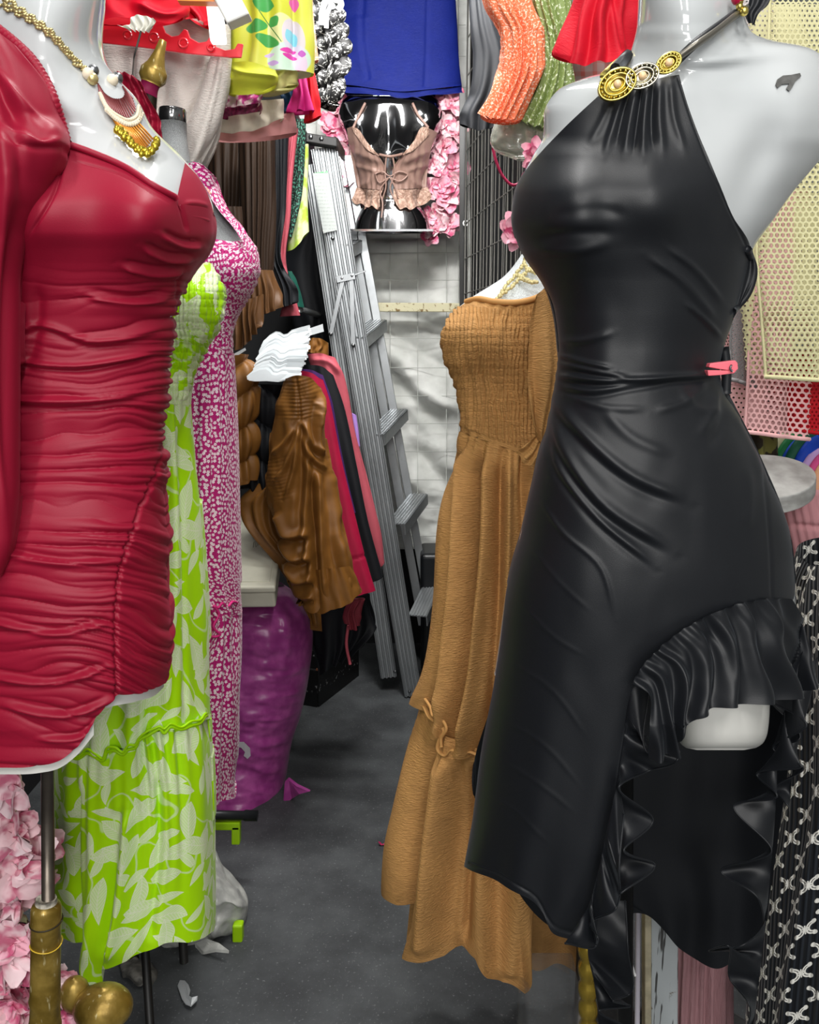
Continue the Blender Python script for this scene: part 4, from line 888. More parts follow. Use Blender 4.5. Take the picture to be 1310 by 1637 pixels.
cloth('hem_tier', GR, [[(88,1200),(112,1212),(135,1206),(165,1214),(185,1200),(215,1195),(240,1170),(262,1166),(300,1163),(334,1148)], [(86,1290),(140,1290),(220,1280),(341,1245)], [(88,1400),(180,1400),(343,1370)], [(92,1488),(112,1510),(122,1512),(135,1560),(138,1576),(160,1577),(166,1546),(200,1540),(230,1520),(262,1509),(300,1507),(325,1498),(345,1488)]], LEAF, gd, 220, 260,
      disp=[gathers(13, .007, .0, 81, p=.5), gathers(4.5, .002, .014, 83, warp=.5, p=.6), crease([(205,1290),(195,1400),(175,1540)], 9, .014, .1, .6), crease([(120,1250),(118,1400),(125,1520)], 7, -.018, .1), crease([(255,1240),(252,1380),(240,1510)], 8, -.010, .1)], smoothrows=False, backdrop=.02)
fr2 = [(112,1208),(124,1213),(140,1204),(152,1210),(164,1216),(172,1202),(184,1200),(196,1206),(206,1198),(216,1196),(222,1184),(236,1176),(246,1170),(256,1165),(262,1172),(272,1162),(290,1166),(306,1160),(320,1156),(330,1144),(336,1150)]
LIME = fabric('lime_edging', '#a9e400', .5, .3)
tube('tier_frill', on(GR, fr2, .006, 110), .0030, LIME, gd, 6); tube('tier_frill', on(GR, [(x, y - 5 + 2 * math.sin(i * 2.1)) for i, (x, y) in enumerate(fr2)], .008, 110), .0022, LIME, gd, 6)
gm = thing('mannequin', tuple(P(245, 1300, 1.44)), 'mannequin wearing the lime leaf print dress behind the crimson dress', 'mannequin')
solid('torso', GR, 430, 650, GLIT, gm, 40, 80, off=-.014, shrink=4)
gx = float(P(205, 1100, 1.42)[0]); geo('pole', lathe_geo([(0, .008), (1, .008)], (gx, 1.42, 0), (gx, 1.42, 1.25)), DARKP, gm, True)
# gold turned cap of that mannequin
cap = thing('neck_finial', tuple(P(242, 133, 1.3)), 'turned gold finial standing up behind the crimson dress shoulder', 'finial')
geo('finial', lathe_geo([(0, .001), (.01, .0050), (.3, .0075), (.55, .0120), (.68, .0170), (.70, .0180), (.88, .0185), (.96, .015), (1, .013)], P(261, 64, 1.3), P(241, 134, 1.3), 28), OGOLD, cap, True)
geo('collar', lathe_geo([(0, .013), (.5, .012), (1, .013)], P(241.5, 130, 1.3), P(236, 152, 1.3), 20), fabric('crimson_wrap', '#7e0e3f', .6), cap, True)
tube('post', [V3(238, 145, 1.3), V3(225, 430, 1.42)], .012, POLE, cap, 10)

# ---------------------------------------------------------------- pink ditsy floral dress on the silver glitter mannequin
m, b = new('pink_ditsy_print'); u, v = uvc()
vn = voro(vec(u, v), 120, .85); E.nt.nodes[vn.name].voronoi_dimensions = '2D'
px_, py_, _ = sep(vn.outputs['Position']); dx = u - px_; dy = v - py_
vn_pos_is_scaled = True
d = E(vn.outputs['Distance']); 
ang = E.m('ARCTAN2', dy, dx); pet = f_sin(ang * 5.0) * .08
nz = noise(vec(u, v), 160, 2); fl = f_ss(d + nz * .3 + pet * .9, .55, .47); heart = f_ss(d, .10, .06)
c = mix(fl, '#b3186f', '#f1dfe8'); c = mix(heart * .8, c, '#c2417f'); setp(b, c, .6, spec=.3, sheen=.25, bump=noise(vec(u*500, v*500), 1, 2), bs=.1, bd=.001); DITSY = m
PK = Body([(255, 280, 318, 1.78, .05), (300, 270, 345, 1.78, .07), (340, 262, 368, 1.78, .09), (370, 258, 392, 1.78, .10), (400, 256, 411, 1.78, .115), (430, 255, 414, 1.78, .12), (460, 255, 406, 1.78, .115), (490, 256, 388, 1.78, .10), (520, 258, 374, 1.78, .095), (550, 259, 371, 1.78, .09), (600, 255, 373, 1.78, .10), (750, 245, 378, 1.78, .12), (950, 235, 382, 1.78, .13), (1080, 230, 383, 1.78, .13), (1280, 225, 371, 1.78, .13), (1320, 225, 371, 1.78, .13)],
          bumps=[(375, 430, 34, 42, 0, .025)])
SGL = M('silver_glitter', '#a9adae', .35, .4, var=.35, vs=900, bs=.9, bscale=1200)
pm = thing('mannequin', tuple(P(320, 1300, 1.78)), 'silver glitter mannequin with chrome neck cap wearing the pink floral dress', 'mannequin')
solid('torso', PK, 258, 600, SGL, pm, 48, 120, off=-.012, shrink=3)
geo('neck', lathe_geo([(0, .026), (.3, .026), (.8, .032), (1, .045)], P(276, 196, 1.78), P(280, 290, 1.78), 24), SGL, pm, True)
geo('neck_cap', lathe_geo([(0, .024), (.1, .026), (.9, .026), (1, .024)], P(276, 174, 1.78), P(276, 199, 1.78), 24), M('dark_chrome', '#7d7d7d', .15, 1), pm, True)
gx = float(P(270, 1100, 1.78)[0]); geo('pole', lathe_geo([(0, .01), (1, .01)], (gx, 1.78, 0), (gx, 1.78, 1.25)), DARKP, pm, True)
pd = thing('ditsy_floral_dress', tuple(P(310, 1290, 1.78)), 'magenta maxi dress with tiny white flowers beside the lime leaf print dress', 'dress')
cloth('bodice', PK, [[(262,385),(300,372),(335,380),(355,384),(375,386),(398,378)], [(257,405),(350,402),(411,400)], [(255,430),(414,430)], [(255,462),(405,460)], [(256,495),(387,492)], [(258,525),(373,522)], [(258,575),(371,565)]], DITSY, pd, 180, 200, disp=[smock(5, 9, .003, 25, .05, .97)])
cloth('skirt', PK, [[(258,575),(371,565)], [(250,680),(376,680)], [(242,800),(379,800)], [(236,930),(382,930)], [(300,1010),(340,1000),(355,990),(383,982)]], DITSY, pd, 140, 200, disp=[gathers(9, .004, .002, 91, p=.4), gathers(5, 0, .010, 93)])
cloth('hem_tier', PK, [[(232,1010),(300,1010),(340,1000),(355,975),(383,968)], [(228,1120),(379,1110)], [(225,1285),(340,1287),(355,1284),(371,1276)]], DITSY, pd, 140, 200, disp=[gathers(11, .006, .0, 95, p=.4), gathers(5, 0, .012, 97)])
PKE = fabric('magenta_edging', '#d6307f', .5, .3)
tube('tier_frill', on(PK, [(384,966),(372,962),(364,970),(356,964),(348,972),(342,968),(350,980),(342,1004),(352,1015),(340,1018),(330,1008)], .004, 50), .0028, PKE, pd, 6)
cloth('shoulder_strap', Flat(lambda px, py: PK.Y(np.clip(px, 285, 380), np.clip(py, 300, 420)) - .02), [[(296,264),(308,259),(322,262)], [(312,282),(330,274),(346,286)], [(330,308),(345,303),(356,313)], [(350,338),(358,332),(368,338)], [(372,364),(380,357),(388,362)], [(386,384),(392,378),(400,382)]], DITSY, pd, 30, 80, disp=[gathers(2, .003, .002, 9)], back=False)
tb = tube('twisted_cord', on(PK, [(285,255),(300,268),(315,285),(335,312)], .012, 40), .0045, M('rose_gold_cord', '#c9967c', .4, .3), None, 6, radii=[.0045 + .0015*(k % 2) for k in range(30)])
tag(tb, 'rose gold twisted cord round the neck of the silver glitter mannequin', 'necklace')
# ---------------------------------------------------------------- helper for hung garments
def garment(name, label, cat, mat, rows, Y, ry, disp=(), nu=90, nv=120, group=None, parent=None, back=True, e=2.3, cos=True, off=0.0, smoothrows=True):
    ks = []
    for r in rows:
        a = (r[0][1] + r[-1][1]) / 2.0
        if ks and a <= ks[-1][0]: a = ks[-1][0] + .5
        ks.append((a, r[0][0], r[-1][0], Y, ry))
    B = Body(ks, e=e)
    o = cloth(name, B, rows, mat, parent, nu, nv, disp=disp, back=back, cos=cos, off=off, smoothrows=smoothrows)
    if parent is None: tag(o, label, cat, group)
    return o, B
def folds(n, a, seed, a0=.003): return gathers(n, a0, a, seed, warp=.9)
DBRN = fabric('umber_satin', '#7d5220', .5, .2, .45, .1, var=.15); DBR2 = fabric('half_shaded_umber_satin', '#55371a', .55, .2, .4, .1, var=.15); DBR3 = fabric('shaded_umber_satin', '#26180d', .6, .2, .3, .1)  # the two darker umbers carry the shade of the upper row in their colour
NAVY = fabric('ink_black_knit', '#15171b', .6, .1, .3, .1)
ROSE = fabric('dusty_rose_jersey', '#b4525e', .6, .3)
TEAL = fabric('bottle_green_jersey', '#0f4a3e', .6, .3)
CRIM = fabric('crimson_knit', '#a3123a', .55, .3)
CREAMC = fabric('cream_cotton', '#cfc6b4', .7, .3, bs=.4, crk=(60, 60, .8))
BLUSH = fabric('blush_cotton', '#c98c8c', .7, .3)

# ---------------------------------------------------------------- clothes rails on the left
STEEL = M('rail_steel', '#8b8b8b', .3, .9)
def rail_y(x, z, y0, y1, label):
    o = geo('clothes_rail', lathe_geo([(0, .011), (1, .011)], (x, y0, z), (x, y1, z), 14), STEEL, None, True); tag(o, label, 'rail'); return o
lowz = float(P(462, 556, 2.35)[2]); rail_y(-.36, lowz + .12, 2.95, 3.95, 'steel clothes rail of the lower left row of skirts')
rail_y(-.42, float(P(420, 60, 2.6)[2]), 2.3, 3.95, 'steel clothes rail of the upper left row of clothes')
# upper row
garment('long_skirt', 'umber satin skirt in painted shade at the left end of the upper clothes row', 'skirt', DBR3, [[(330,205),(420,205)], [(336,300),(410,300)], [(345,420),(408,420)], [(372,470),(420,475)]], 2.9, .05, [folds(6, .016, 1)]); bpy.context.view_layer.update()
lo = thing('long_skirt', tuple(P(410, 530, 2.72)), 'umber brown satin skirt with wide gathered flounce above the white hangers', 'skirt')
garment('skirt_panel', '', '', DBR3, [[(382,205),(440,205)], [(384,320),(440,320)], [(390,430),(436,432)]], 2.72, .05, [folds(6, .012, 2)], parent=lo)
garment('flounce', '', '', DBR2, [[(388,430),(436,432)], [(384,470),(446,470)], [(380,498),(400,506),(430,500),(452,490)]], 2.70, .07, [folds(6, .016, 3)], parent=lo)
lo = thing('long_skirt', tuple(P(390, 560, 2.62)), 'umber satin ruffle skirt hanging lowest beside the pink floral dress', 'skirt')
garment('skirt_panel', '', '', DBR3, [[(345,330),(385,330)], [(350,470),(398,470)], [(360,500),(410,505)]], 2.62, .04, [folds(4, .010, 4)], parent=lo)
garment('flounce', '', '', DBR2, [[(366,470),(396,478),(420,470)], [(368,520),(420,512)], [(366,550),(378,560),(392,552),(414,520)]], 2.60, .05, [folds(5, .018, 5)], parent=lo)
garment('long_skirt', 'ink black knit skirt edge between the umber and rose clothes', 'skirt', NAVY, [[(432,205),(462,205)], [(434,330),(456,330)], [(436,425),(452,430)], [(444,460),(474,465)], [(448,492),(462,488),(474,482)]], 2.80, .04, [folds(3, .010, 6)])
garment('wrap_dress', 'dusty rose jersey garment edge hanging left of the step ladder', 'dress', ROSE, [[(462,205),(476,205)], [(455,280),(468,280)], [(450,340),(464,345)], [(446,420),(456,425)], [(448,436),(460,446)], [(456,450),(462,462)]], 2.84, .03, [folds(2, .006, 7)])
garment('wrap_dress', 'small dusty rose hem showing below the bottle green garment', 'dress', ROSE, [[(452,480),(472,474)], [(450,498),(478,496)], [(448,506),(480,504)]], 2.86, .02, [folds(2, .005, 8)])
garment('jersey_shirt', 'bottle green jersey garment end beside the ladder rails', 'top', TEAL, [[(456,432),(466,434)], [(460,455),(478,458)], [(464,488),(487,492)]], 2.9, .03, [folds(2, .006, 9)])
m, b = new('dark_green_speckle'); u, v = uvc(); n = noise(vec(u, v), 150, 3)
setp(b, mix(f_ss(n, .5, .56), '#101815', '#4f8d78'), .7); SPECK = m
garment('print_dress', 'narrow black dress edge with green speckled print above the ladder', 'dress', SPECK, [[(474,190),(489,190)], [(470,260),(486,260)], [(464,320),(480,325)], [(462,376),(466,380)]], 2.92, .03, [folds(2, .006, 10)])
m, b = new('pale_lime_print'); u, v = uvc(); n = noise(vec(u, v), 18, 3)
setp(b, mix(f_ss(n, .45, .6), '#dfe6b4', '#b9d84a'), .6); PLIME = m
garment('print_dress', 'pale lime splash print fabric showing behind the ladder', 'dress', PLIME, [[(476,230),(492,230)], [(466,330),(492,330)], [(460,402),(472,396),(492,370)]], 2.97, .03, [folds(2, .006, 11)])
garment('coat', 'black garment hanging in shadow behind the ladder rails', 'coat', NAVY, [[(470,215),(500,215)], [(472,380),(520,365)], [(448,430),(530,430)], [(470,520),(545,520)], [(490,600),(560,600)]], 3.6, .06, [folds(3, .02, 12)])
# lower row, seen end on, nearest first
RS = []
fs = thing('ruched_skirt', tuple(P(505, 985, 2.35)), 'umber satin skirt with two ruched drawstring seams at the front of the lower row', 'skirt')
FSB = [[(455,606),(475,600),(500,606),(512,620)], [(442,650),(480,650),(518,650)], [(432,690),(480,690),(521,690)], [(430,745),(480,745),(530,740)], [(425,800),(490,800),(540,800)], [(450,870),(500,870),(556,865)], [(452,920),(510,920),(568,920)], [(478,962),(496,980),(508,978),(512,972),(530,974),(554,966),(560,962),(579,944)]]
bs = [(474,606),(478,640),(480,670)]
def rucheseam(seam, L, lam, amp, seed):
    seam = resample(seam, 30)
    def f(px, py, s, t):
        D, sd, al = seg_dist(px, py, seam)
        ph = al * len(seam) * 30 / lam * 1.0 + np.abs(sd) * .05 + 1.2 * vnoise(px / 30, py / 20, seed)
        return amp * np.abs(np.sin(ph)) ** .7 * np.exp(-D / L) - amp * .8 * np.exp(-(D / 3) ** 2)
    return f
garment('skirt_panel', '', '', DBRN, FSB, 2.35, .07, [rucheseam(bs, 13, 26, .006, 3), rucheseam([(440,730),(446,770),(452,800)], 9, 24, .003, 5),
      crease([(482,672),(462,735),(440,775)], 4, .012, .2, .5), crease([(480,680),(468,760),(455,800)], 4, .010, .2, .5), crease([(478,676),(452,712),(432,730)], 4, .010), crease([(484,680),(492,740),(488,830),(502,950)], 6, .018, .2, .5),
      crease([(484,672),(505,715),(524,728)], 5, .014, .2, .6), crease([(486,690),(495,725),(512,742),(526,752)], 5, .012, .2, .8), crease([(514,625),(507,690),(516,740)], 5, .014, .2, .5), crease([(505,745),(512,850),(520,960)], 7, .020, .15, .5), crease([(530,740),(545,880),(560,955)], 7, .014, .15, .5),
      crease([(440,820),(466,856),(494,850)], 7, .022, .1, .7), crease([(445,858),(470,894),(497,888)], 7, .022, .1, .7), crease([(452,896),(476,928),(500,925)], 7, .020, .1, .7), crease([(462,930),(482,955),(502,955)], 5, .014, .1, .7),
      crease([(500,740),(503,840),(508,940)], 5, -.02), crease([(500,640),(508,650),(512,668)], 3, .006), crease([(502,655),(508,668),(508,685)], 3, .006), rough(22, 40, .006, 3)], 150, 260, parent=fs)
cloth('hem_band', Body([(890, 495, 560, 2.33, .06), (985, 495, 585, 2.33, .06)]), [[(497,912),(560,905)], [(498,940),(572,930)], [(499,978),(512,982),(530,975),(554,968),(579,946)]], DBRN, fs, 50, 30, disp=[gathers(4, .006, .008, 3)], back=False)
garment('satin_skirt', 'second umber satin skirt end with draped folds behind the ruched one', 'skirt', DBRN, [[(455,700),(470,700)], [(420,770),(480,770)], [(385,800),(470,810)], [(388,830),(470,850)], [(450,905),(500,905)], [(495,985),(506,1010)]], 2.46, .05, [folds(4, .02, 15), crease([(430,790),(460,830),(480,820)], 7, .02)])
garment('knit_skirt', 'crimson knit skirt hanging just behind the umber ruched skirt', 'skirt', CRIM, [[(476,592),(498,596),(516,608)], [(482,640),(526,640)], [(495,720),(543,720)], [(510,820),(567,820)], [(530,900),(587,900)], [(545,955),(575,952),(601,944)]], 2.47, .03, [folds(2, .006, 16), crease([(562,895),(590,886)], 2, -.003, .05)], 60, 120)
garment('purple_skirt', 'thin violet skirt edge between the crimson and black skirts', 'skirt', fabric('violet_jersey', '#41205c', .6), [[(480,589),(500,592),(516,600)], [(486,640),(530,640)], [(500,720),(545,720)], [(515,820),(569,820)]], 2.51, .02, [folds(2, .004, 17)], 40, 80)
garment('knit_skirt', 'ink black knit skirt hanging between the crimson and rose skirts', 'skirt', NAVY, [[(490,583),(515,586),(533,600)], [(500,650),(550,650)], [(515,740),(570,740)], [(535,840),(590,840)], [(555,930),(600,930),(613,922)]], 2.56, .03, [folds(2, .008, 18)], 60, 120)
garment('jersey_skirt', 'dusty rose jersey skirt farthest in the lower row beside the ladder', 'skirt', ROSE, [[(492,566),(515,565),(535,572)], [(500,600),(549,600)], [(520,700),(568,690)], [(545,800),(592,780)], [(560,860),(610,858)], [(575,905),(608,908),(614,898)]], 2.66, .03, [folds(2, .006, 19), crease([(495,575),(525,578),(545,600)], 3, .008)], 60, 120)
garment('satin_skirt', 'gathered umber satin piece above the rose skirt beside the ladder', 'skirt', DBRN, [[(490,540),(515,542),(525,548)], [(486,552),(524,556)], [(486,562),(524,568)]], 2.74, .04, [folds(3, .012, 20)], 40, 40)
garment('lilac_scarf', 'small lilac patterned edge peeping out beside the ladder rail', 'scarf', fabric('lilac_print', '#a983cf', .6), [[(560,660),(570,664)], [(564,690),(574,692)], [(568,712),(576,714)]], 2.72, .015, [], 16, 30)
garment('ruffle_skirt', 'umber satin skirt with stacked ruffles left below the hangers', 'skirt', DBRN, [[(362,565),(390,570)], [(362,610),(408,620)], [(362,660),(402,668)], [(362,720),(404,730)], [(362,770),(380,776),(396,762)]], 2.45, .05, [folds(4, .016, 21), lambda px, py, s, t: .022 * np.abs(np.sin(py / 17. + px / 20.)) ** .6], 60, 120)
garment('ruffle_skirt', 'black skirt with ruffles between the two umber skirts of the lower row', 'skirt', NAVY, [[(402,615),(450,615)], [(398,680),(440,690)], [(398,740),(442,740)], [(392,780),(420,785),(438,760)]], 2.5, .05, [folds(4, .02, 22), lambda px, py, s, t: .02 * np.abs(np.sin(py / 19. - px / 25.)) ** .6], 60, 120)
garment('hanging_shirt', 'dark garment in the shadow below the crimson skirt hem', 'top', NAVY, [[(495,985),(590,950)], [(500,1030),(600,1000)], [(510,1080),(560,1050)]], 2.75, .04, [folds(4, .015, 23)])
garment('hanging_shirt', 'crumpled dusty rose cloth dangling below the row of skirts', 'top', fabric('dim_rose', '#8a3440', .6), [[(556,962),(584,958)], [(550,985),(574,985)], [(552,996),(566,1008),(574,1000)]], 2.65, .03, [folds(3, .012, 24)], 40, 40)
o = tube('red_strap', [V3(557, 1000, 2.66), V3(554, 1030, 2.66), V3(560, 1062, 2.66)], .005, ROSE, None, 6, 10); tag(o, 'thin red strap hanging down onto the black crate', 'strap')
# black crate with printed lettering
m, b = new('black_crate_print'); x, y, z = objc(); n = noise(vec(x*90, y*90, z*60), 1., 2)
mk = f_ss(n, .6, .68) * f_lt(f_abs(z - .075), .018); setp(b, mix(mk * .6, '#0b0b0c', '#8d8f90'), .5); CRT = m
cr_ = thing('crate', tuple(P(545, 1130, 2.9)), 'black cardboard crate with pale lettering on the floor below the skirts', 'crate')
a = P(508, 1130, floorY(1130)); c_ = P(572, 1075, floorY(1080)); a[2] = .0; c_[2] = .0
D = (c_ - a); L = np.linalg.norm(D); D /= L; N = np.array([-D[1], D[0], 0])
geo('side_panel', box_geo(a + np.array([0,0,.075]), c_ + np.array([0,0,.075]), N*.006, (0,0,.075)), CRT, cr_)
geo('side_panel', box_geo(a + N*.3 + np.array([0,0,.075]), c_ + N*.3 + np.array([0,0,.075]), N*.006, (0,0,.075)), CRT, cr_)
geo('end_panel', box_geo(a + np.array([0,0,.075]), a + N*.3 + np.array([0,0,.075]), D*.006, (0,0,.075)), CRT, cr_)
geo('end_panel', box_geo(c_ + np.array([0,0,.075]), c_ + N*.3 + np.array([0,0,.075]), D*.006, (0,0,.075)), CRT, cr_)
geo('rim', tube_geo([a + [0,0,.152], c_ + [0,0,.152]], .005, 6), M('worn_orange_rim', '#7d4a35', .5), cr_)

# ---------------------------------------------------------------- bunch of clear hangers (one mesh, copied)
m, b = new('frosted_plastic'); setp(b, lin('#dfe5e8'), .28, spec=.6, trans=.2, alpha=.72); FROST = m
def hanger_geo():
    # a drooping plastic plate seen from its side: thin, arms rising to the right
    top = [(-.088,-.046),(-.078,-.024),(-.056,-.002),(-.034,.010),(-.020,.006),(-.008,-.006),(.006,-.004),(.022,.010),(.050,.017),(.086,.024)]
    bot = [(.088,.016),(.050,-.010),(.020,-.030),(-.020,-.040),(-.060,-.056),(-.082,-.060)]
    return prism_geo([(x, 0, z) for x, z in top + bot], (0, 1, 0), .0016)
hmesh = None
NH = 34
for k in range(NH):
    f = k / (NH - 1.0)
    px = 457 - 2 * f - 16 * f * f; py = 532 + 66 * f; Y = 2.62 - .30 * f
    c = P(px, py, Y)
    if hmesh is None:
        co, fc = hanger_geo(); hmesh = bpy.data.meshes.new('clear_hanger'); hmesh.from_pydata([tuple(q) for q in co], [], fc); hmesh.materials.append(FROST)
    o = bpy.data.objects.new('clear_hanger', hmesh); C.objects.link(o); o.location = c
    rs = random.Random(k); o.rotation_euler = (rs.uniform(-.5, .1), math.radians(-6 + 22 * f + rs.uniform(-2, 2)), math.radians(rs.uniform(-16, 16)))
    sc = .86 - .12 * f + rs.uniform(-.04, .05); o.scale = (sc, 1, sc * .8)
    tag(o, 'topmost frosted hanger of the fanned bunch above the umber skirts' if k == 0 else 'lowest frosted hanger of the fanned bunch, touching the umber ruched skirt' if k == NH - 1 else
        'frosted clear plastic hanger within the fanned bunch above the umber skirts, neither topmost nor lowest', 'hanger', 'bunch of frosted hangers')
o = geo('clear_hanger', prism_geo([V3(366,570,2.4), V3(392,556,2.4), V3(393,560,2.4), V3(370,575,2.4)], (0,1,0), .003), FROST); tag(o, 'lone clear hanger tip left of the fanned bunch beside the pink dress', 'hanger')
o = geo('clear_hanger', prism_geo([V3(486,528,2.7), V3(516,518,2.7), V3(518,530,2.7), V3(490,538,2.7)], (0,1,0), .004), FROST); tag(o, 'wide clear hanger arm pointing at the ladder above the fanned bunch', 'hanger')

# ---------------------------------------------------------------- storage box, purple bag and floor things
BOXM = M('aged_cream_plastic', '#cfcdbb', .45, spec=.4, var=.08, vs=12)
bx_ = thing('storage_box', tuple(P(410, 980, 2.4)), 'worn cream plastic storage box with embossed mark resting on the purple bag', 'box')
T0 = [P(300, 940, 2.32), P(440, 938, 2.32), P(455, 822, 2.72), P(310, 822, 2.72)]
dn = P(440, 978, 2.34) - P(440, 938, 2.32)
n_ = np.cross(T0[1] - T0[0], T0[3] - T0[0]); n_ /= np.linalg.norm(n_); n_ = n_ if n_[2] > 0 else -n_
def shr(k): c = sum(T0) / 4; return [c + (p - c) * k for p in T0]
bevel(geo('lid', prism_geo([p for p in shr(1.0)], -n_, .022), BOXM, bx_), .007, 4)
bevel(geo('lid_panel', prism_geo([p + n_ * .003 for p in shr(.88)], -n_, .006), BOXM, bx_), .002, 2)
bevel(geo('tub', prism_geo([p - n_ * .02 for p in shr(.97)], -n_, .055), BOXM, bx_), .008, 3)
def emb(px0, py0, px1, py1, r=.0008):
    def q(px, py):
        # intersection of the pixel ray with the lid plane
        o_ = CAM; d_ = P(px, py, 1.0) - CAM; c = T0[0] + n_ * .0035; return o_ + d_ * (((c - o_) @ n_) / (d_ @ n_))
    return tube_geo([q(px0, py0), q(px1, py1)], r, 4)
geo('embossed_mark', [emb(406,866,425,866), emb(406,866,405,875), emb(425,866,425,875), emb(409,868,409,874), emb(412,868,412,872), emb(415,868,418,868), emb(418,868,417,873), emb(421,868,421,874), emb(409,874,412,872)], M('mould_mark_grey', '#8b8874', .6), bx_)
m, b = new('purple_film'); x, y, z = objc(); n = noise(vec(x, y, z), 25, 4)
setp(b, mix(f_ss(n, .35, .7), '#9c3a86', '#b9559f'), .3, spec=.6, sheen=.1, bump=n, bs=.15, bd=.006); PURP = m
PB = Body([(935, 300, 452, 2.66, .08), (955, 300, 474, 2.66, .14), (985, 295, 492, 2.66, .18), (1020, 290, 500, 2.66, .2), (1080, 288, 494, 2.66, .2), (1140, 288, 482, 2.66, .2), (1190, 290, 466, 2.66, .2), (1240, 295, 458, 2.66, .2), (1280, 300, 452, 2.64, .2), (1300, 330, 428, 2.58, .15)])
pb = thing('plastic_bag', tuple(P(400, 1300, 2.6)), 'full purple plastic bag standing on the floor under the cream storage box', 'bag')
solid('bag_body', PB, 936, 1300, PURP, pb, 110, 160, disp=[rough(40, 14, .006, 4), rough(70, 60, .012, 5), crease([(455,945),(470,985),(495,1000)], 6, -.008), crease([(440,960),(460,1000),(450,1080)], 7, .010), crease([(470,960),(455,1010),(470,1060)], 5, .006), crease([(420,1080),(470,1075),(494,1060)], 5, .008), crease([(420,1115),(460,1110),(488,1100)], 4, .006),
      crease([(410,1150),(450,1148),(480,1135)], 4, .007), crease([(410,1190),(440,1188),(466,1178)], 5, .008), crease([(400,1225),(430,1235),(458,1225)], 5, .007), crease([(395,1260),(430,1272),(455,1262)], 5, .006)])
tl = geo('tied_corner', prism_geo([V3(455,1252,2.50), V3(462,1245,2.50), V3(474,1258,2.46), V3(497,1266,2.44), V3(480,1270,2.46), V3(466,1278,2.5), V3(452,1292,2.5)], (0,1,.2), .012), PURP, pb); bevel(tl, .004, 2)
mkp = [(376,1186),(390,1186),(400,1196),(401,1208),(396,1213),(390,1208),(392,1202),(386,1195),(377,1193)]
X = [V3(x, y, 2.46) for x, y in mkp]; geo('white_print', prism_geo(on(PB, mkp, .012), (0, -1, 0), .0015), M('white_ink', '#b9b4ba', .5), pb)
LIMEP = M('lime_plastic', '#9fd000', .4); DKR = M('dark_tube', '#26282a', .4, .4)
rb = thing('rack_base', tuple(P(380, 1348, 2.2)), 'dark floor tube with lime green plastic feet beside the purple bag', 'rack')
geo('tube', lathe_geo([(0, .012), (.8, .012), (.82, .0145), (1, .0145)], P(300, 1302, 2.1), P(412, 1304, 2.1), 16), DKR, rb, True)
bevel(geo('foot', [box_geo(P(345, 1318, 2.1), P(385, 1318, 2.1), (0, .012, 0), (0, 0, .011)), box_geo(P(378, 1318, 2.1), P(378, 1347, 2.1), (.011, 0, 0), (0, .012, 0))], LIMEP, rb), .003, 2)
bevel(geo('foot', box_geo(P(381, 1475, 1.86), P(381, 1511, 1.86), (.012, 0, 0), (0, .013, 0)), LIMEP, rb), .004, 2)
m, b = new('grey_film'); x, y, z = objc(); n = noise(vec(x, y, z), 30, 4)
setp(b, mix(f_ss(n, .35, .7), '#a9aaa6', '#c9cac4'), .3, spec=.6, alpha=.94, bump=n, bs=.4, bd=.01); FILM = m
GB_ = Body([(1360, 250, 345, 2.0, .03), (1390, 240, 356, 1.98, .06), (1420, 235, 378, 1.95, .09), (1450, 230, 396, 1.93, .10), (1480, 230, 390, 1.93, .10), (1505, 232, 360, 1.92, .09), (1528, 236, 312, 1.90, .07), (1540, 240, 300, 1.86, .04)])
o = solid('plastic_bag', GB_, 1360, 1540, FILM, None, 80, 80, disp=[rough(22, 16, .012, 8), crease([(345,1380),(370,1430),(395,1460)], 5, .012), crease([(340,1400),(350,1460),(330,1520)], 6, .012)])
tag(o, 'crumpled pale grey plastic bag on the floor behind the lime dress hem', 'bag')
o = mesh_from('bag_corner', *(lambda g: (g[0], g[1]))(prism_geo([V3(312,1512,1.83), V3(330,1505,1.82), V3(350,1512,1.80), V3(366,1524,1.78), V3(345,1522,1.79), V3(325,1526,1.8), V3(315,1524,1.82)], (0, .5, 1), .006)), FILM, None, False); tag(o, 'loose torn scrap of grey plastic on the dark floor by the lime hem', 'scrap')
LP = Body([(1530, 195, 225, 1.80, .02), (1545, 188, 248, 1.78, .05), (1560, 196, 255, 1.76, .06), (1572, 215, 250, 1.74, .04)])
o = solid('crumpled_cup', LP, 1530, 1573, M('grubby_grey', '#77756f', .6, var=.4, vs=60), None, 40, 24, disp=[rough(9, 7, .008, 5)]); tag(o, 'grubby crumpled grey cup lying below the lime dress hem', 'cup')
# curved metal clip on the floor
pts = [(284,1580),(288,1572),(296,1574),(302,1582),(305,1592),(303,1602),(308,1606),(317,1602),(316,1608),(306,1617),(297,1612),(291,1602),(288,1592)]
X = [Vector(P(x, y, floorY(y))) for x, y in pts]
for i, v_ in enumerate(X): v_.z = .004 + .012 * (1 - abs(i - 6) / 6.5)
o = geo('metal_clip', prism_geo([tuple(v_) for v_ in X], (0, 0, 1), .0025), M('bent_tin', '#c4c8ca', .35, .4)); bevel(o, .0008, 1); tag(o, 'small bent silver metal clip lying on the dark floor', 'clip')
pm2 = flower_mesh('petal', .012, M('magenta_petal', '#b01a55', .6), 3, 2); o = bpy.data.objects.new('fallen_petal', pm2); C.objects.link(o); o.location = P(612, 1352, floorY(1352)) + np.array([0, 0, .002]); tag(o, 'tiny magenta petal fallen in the middle of the aisle floor', 'petal')
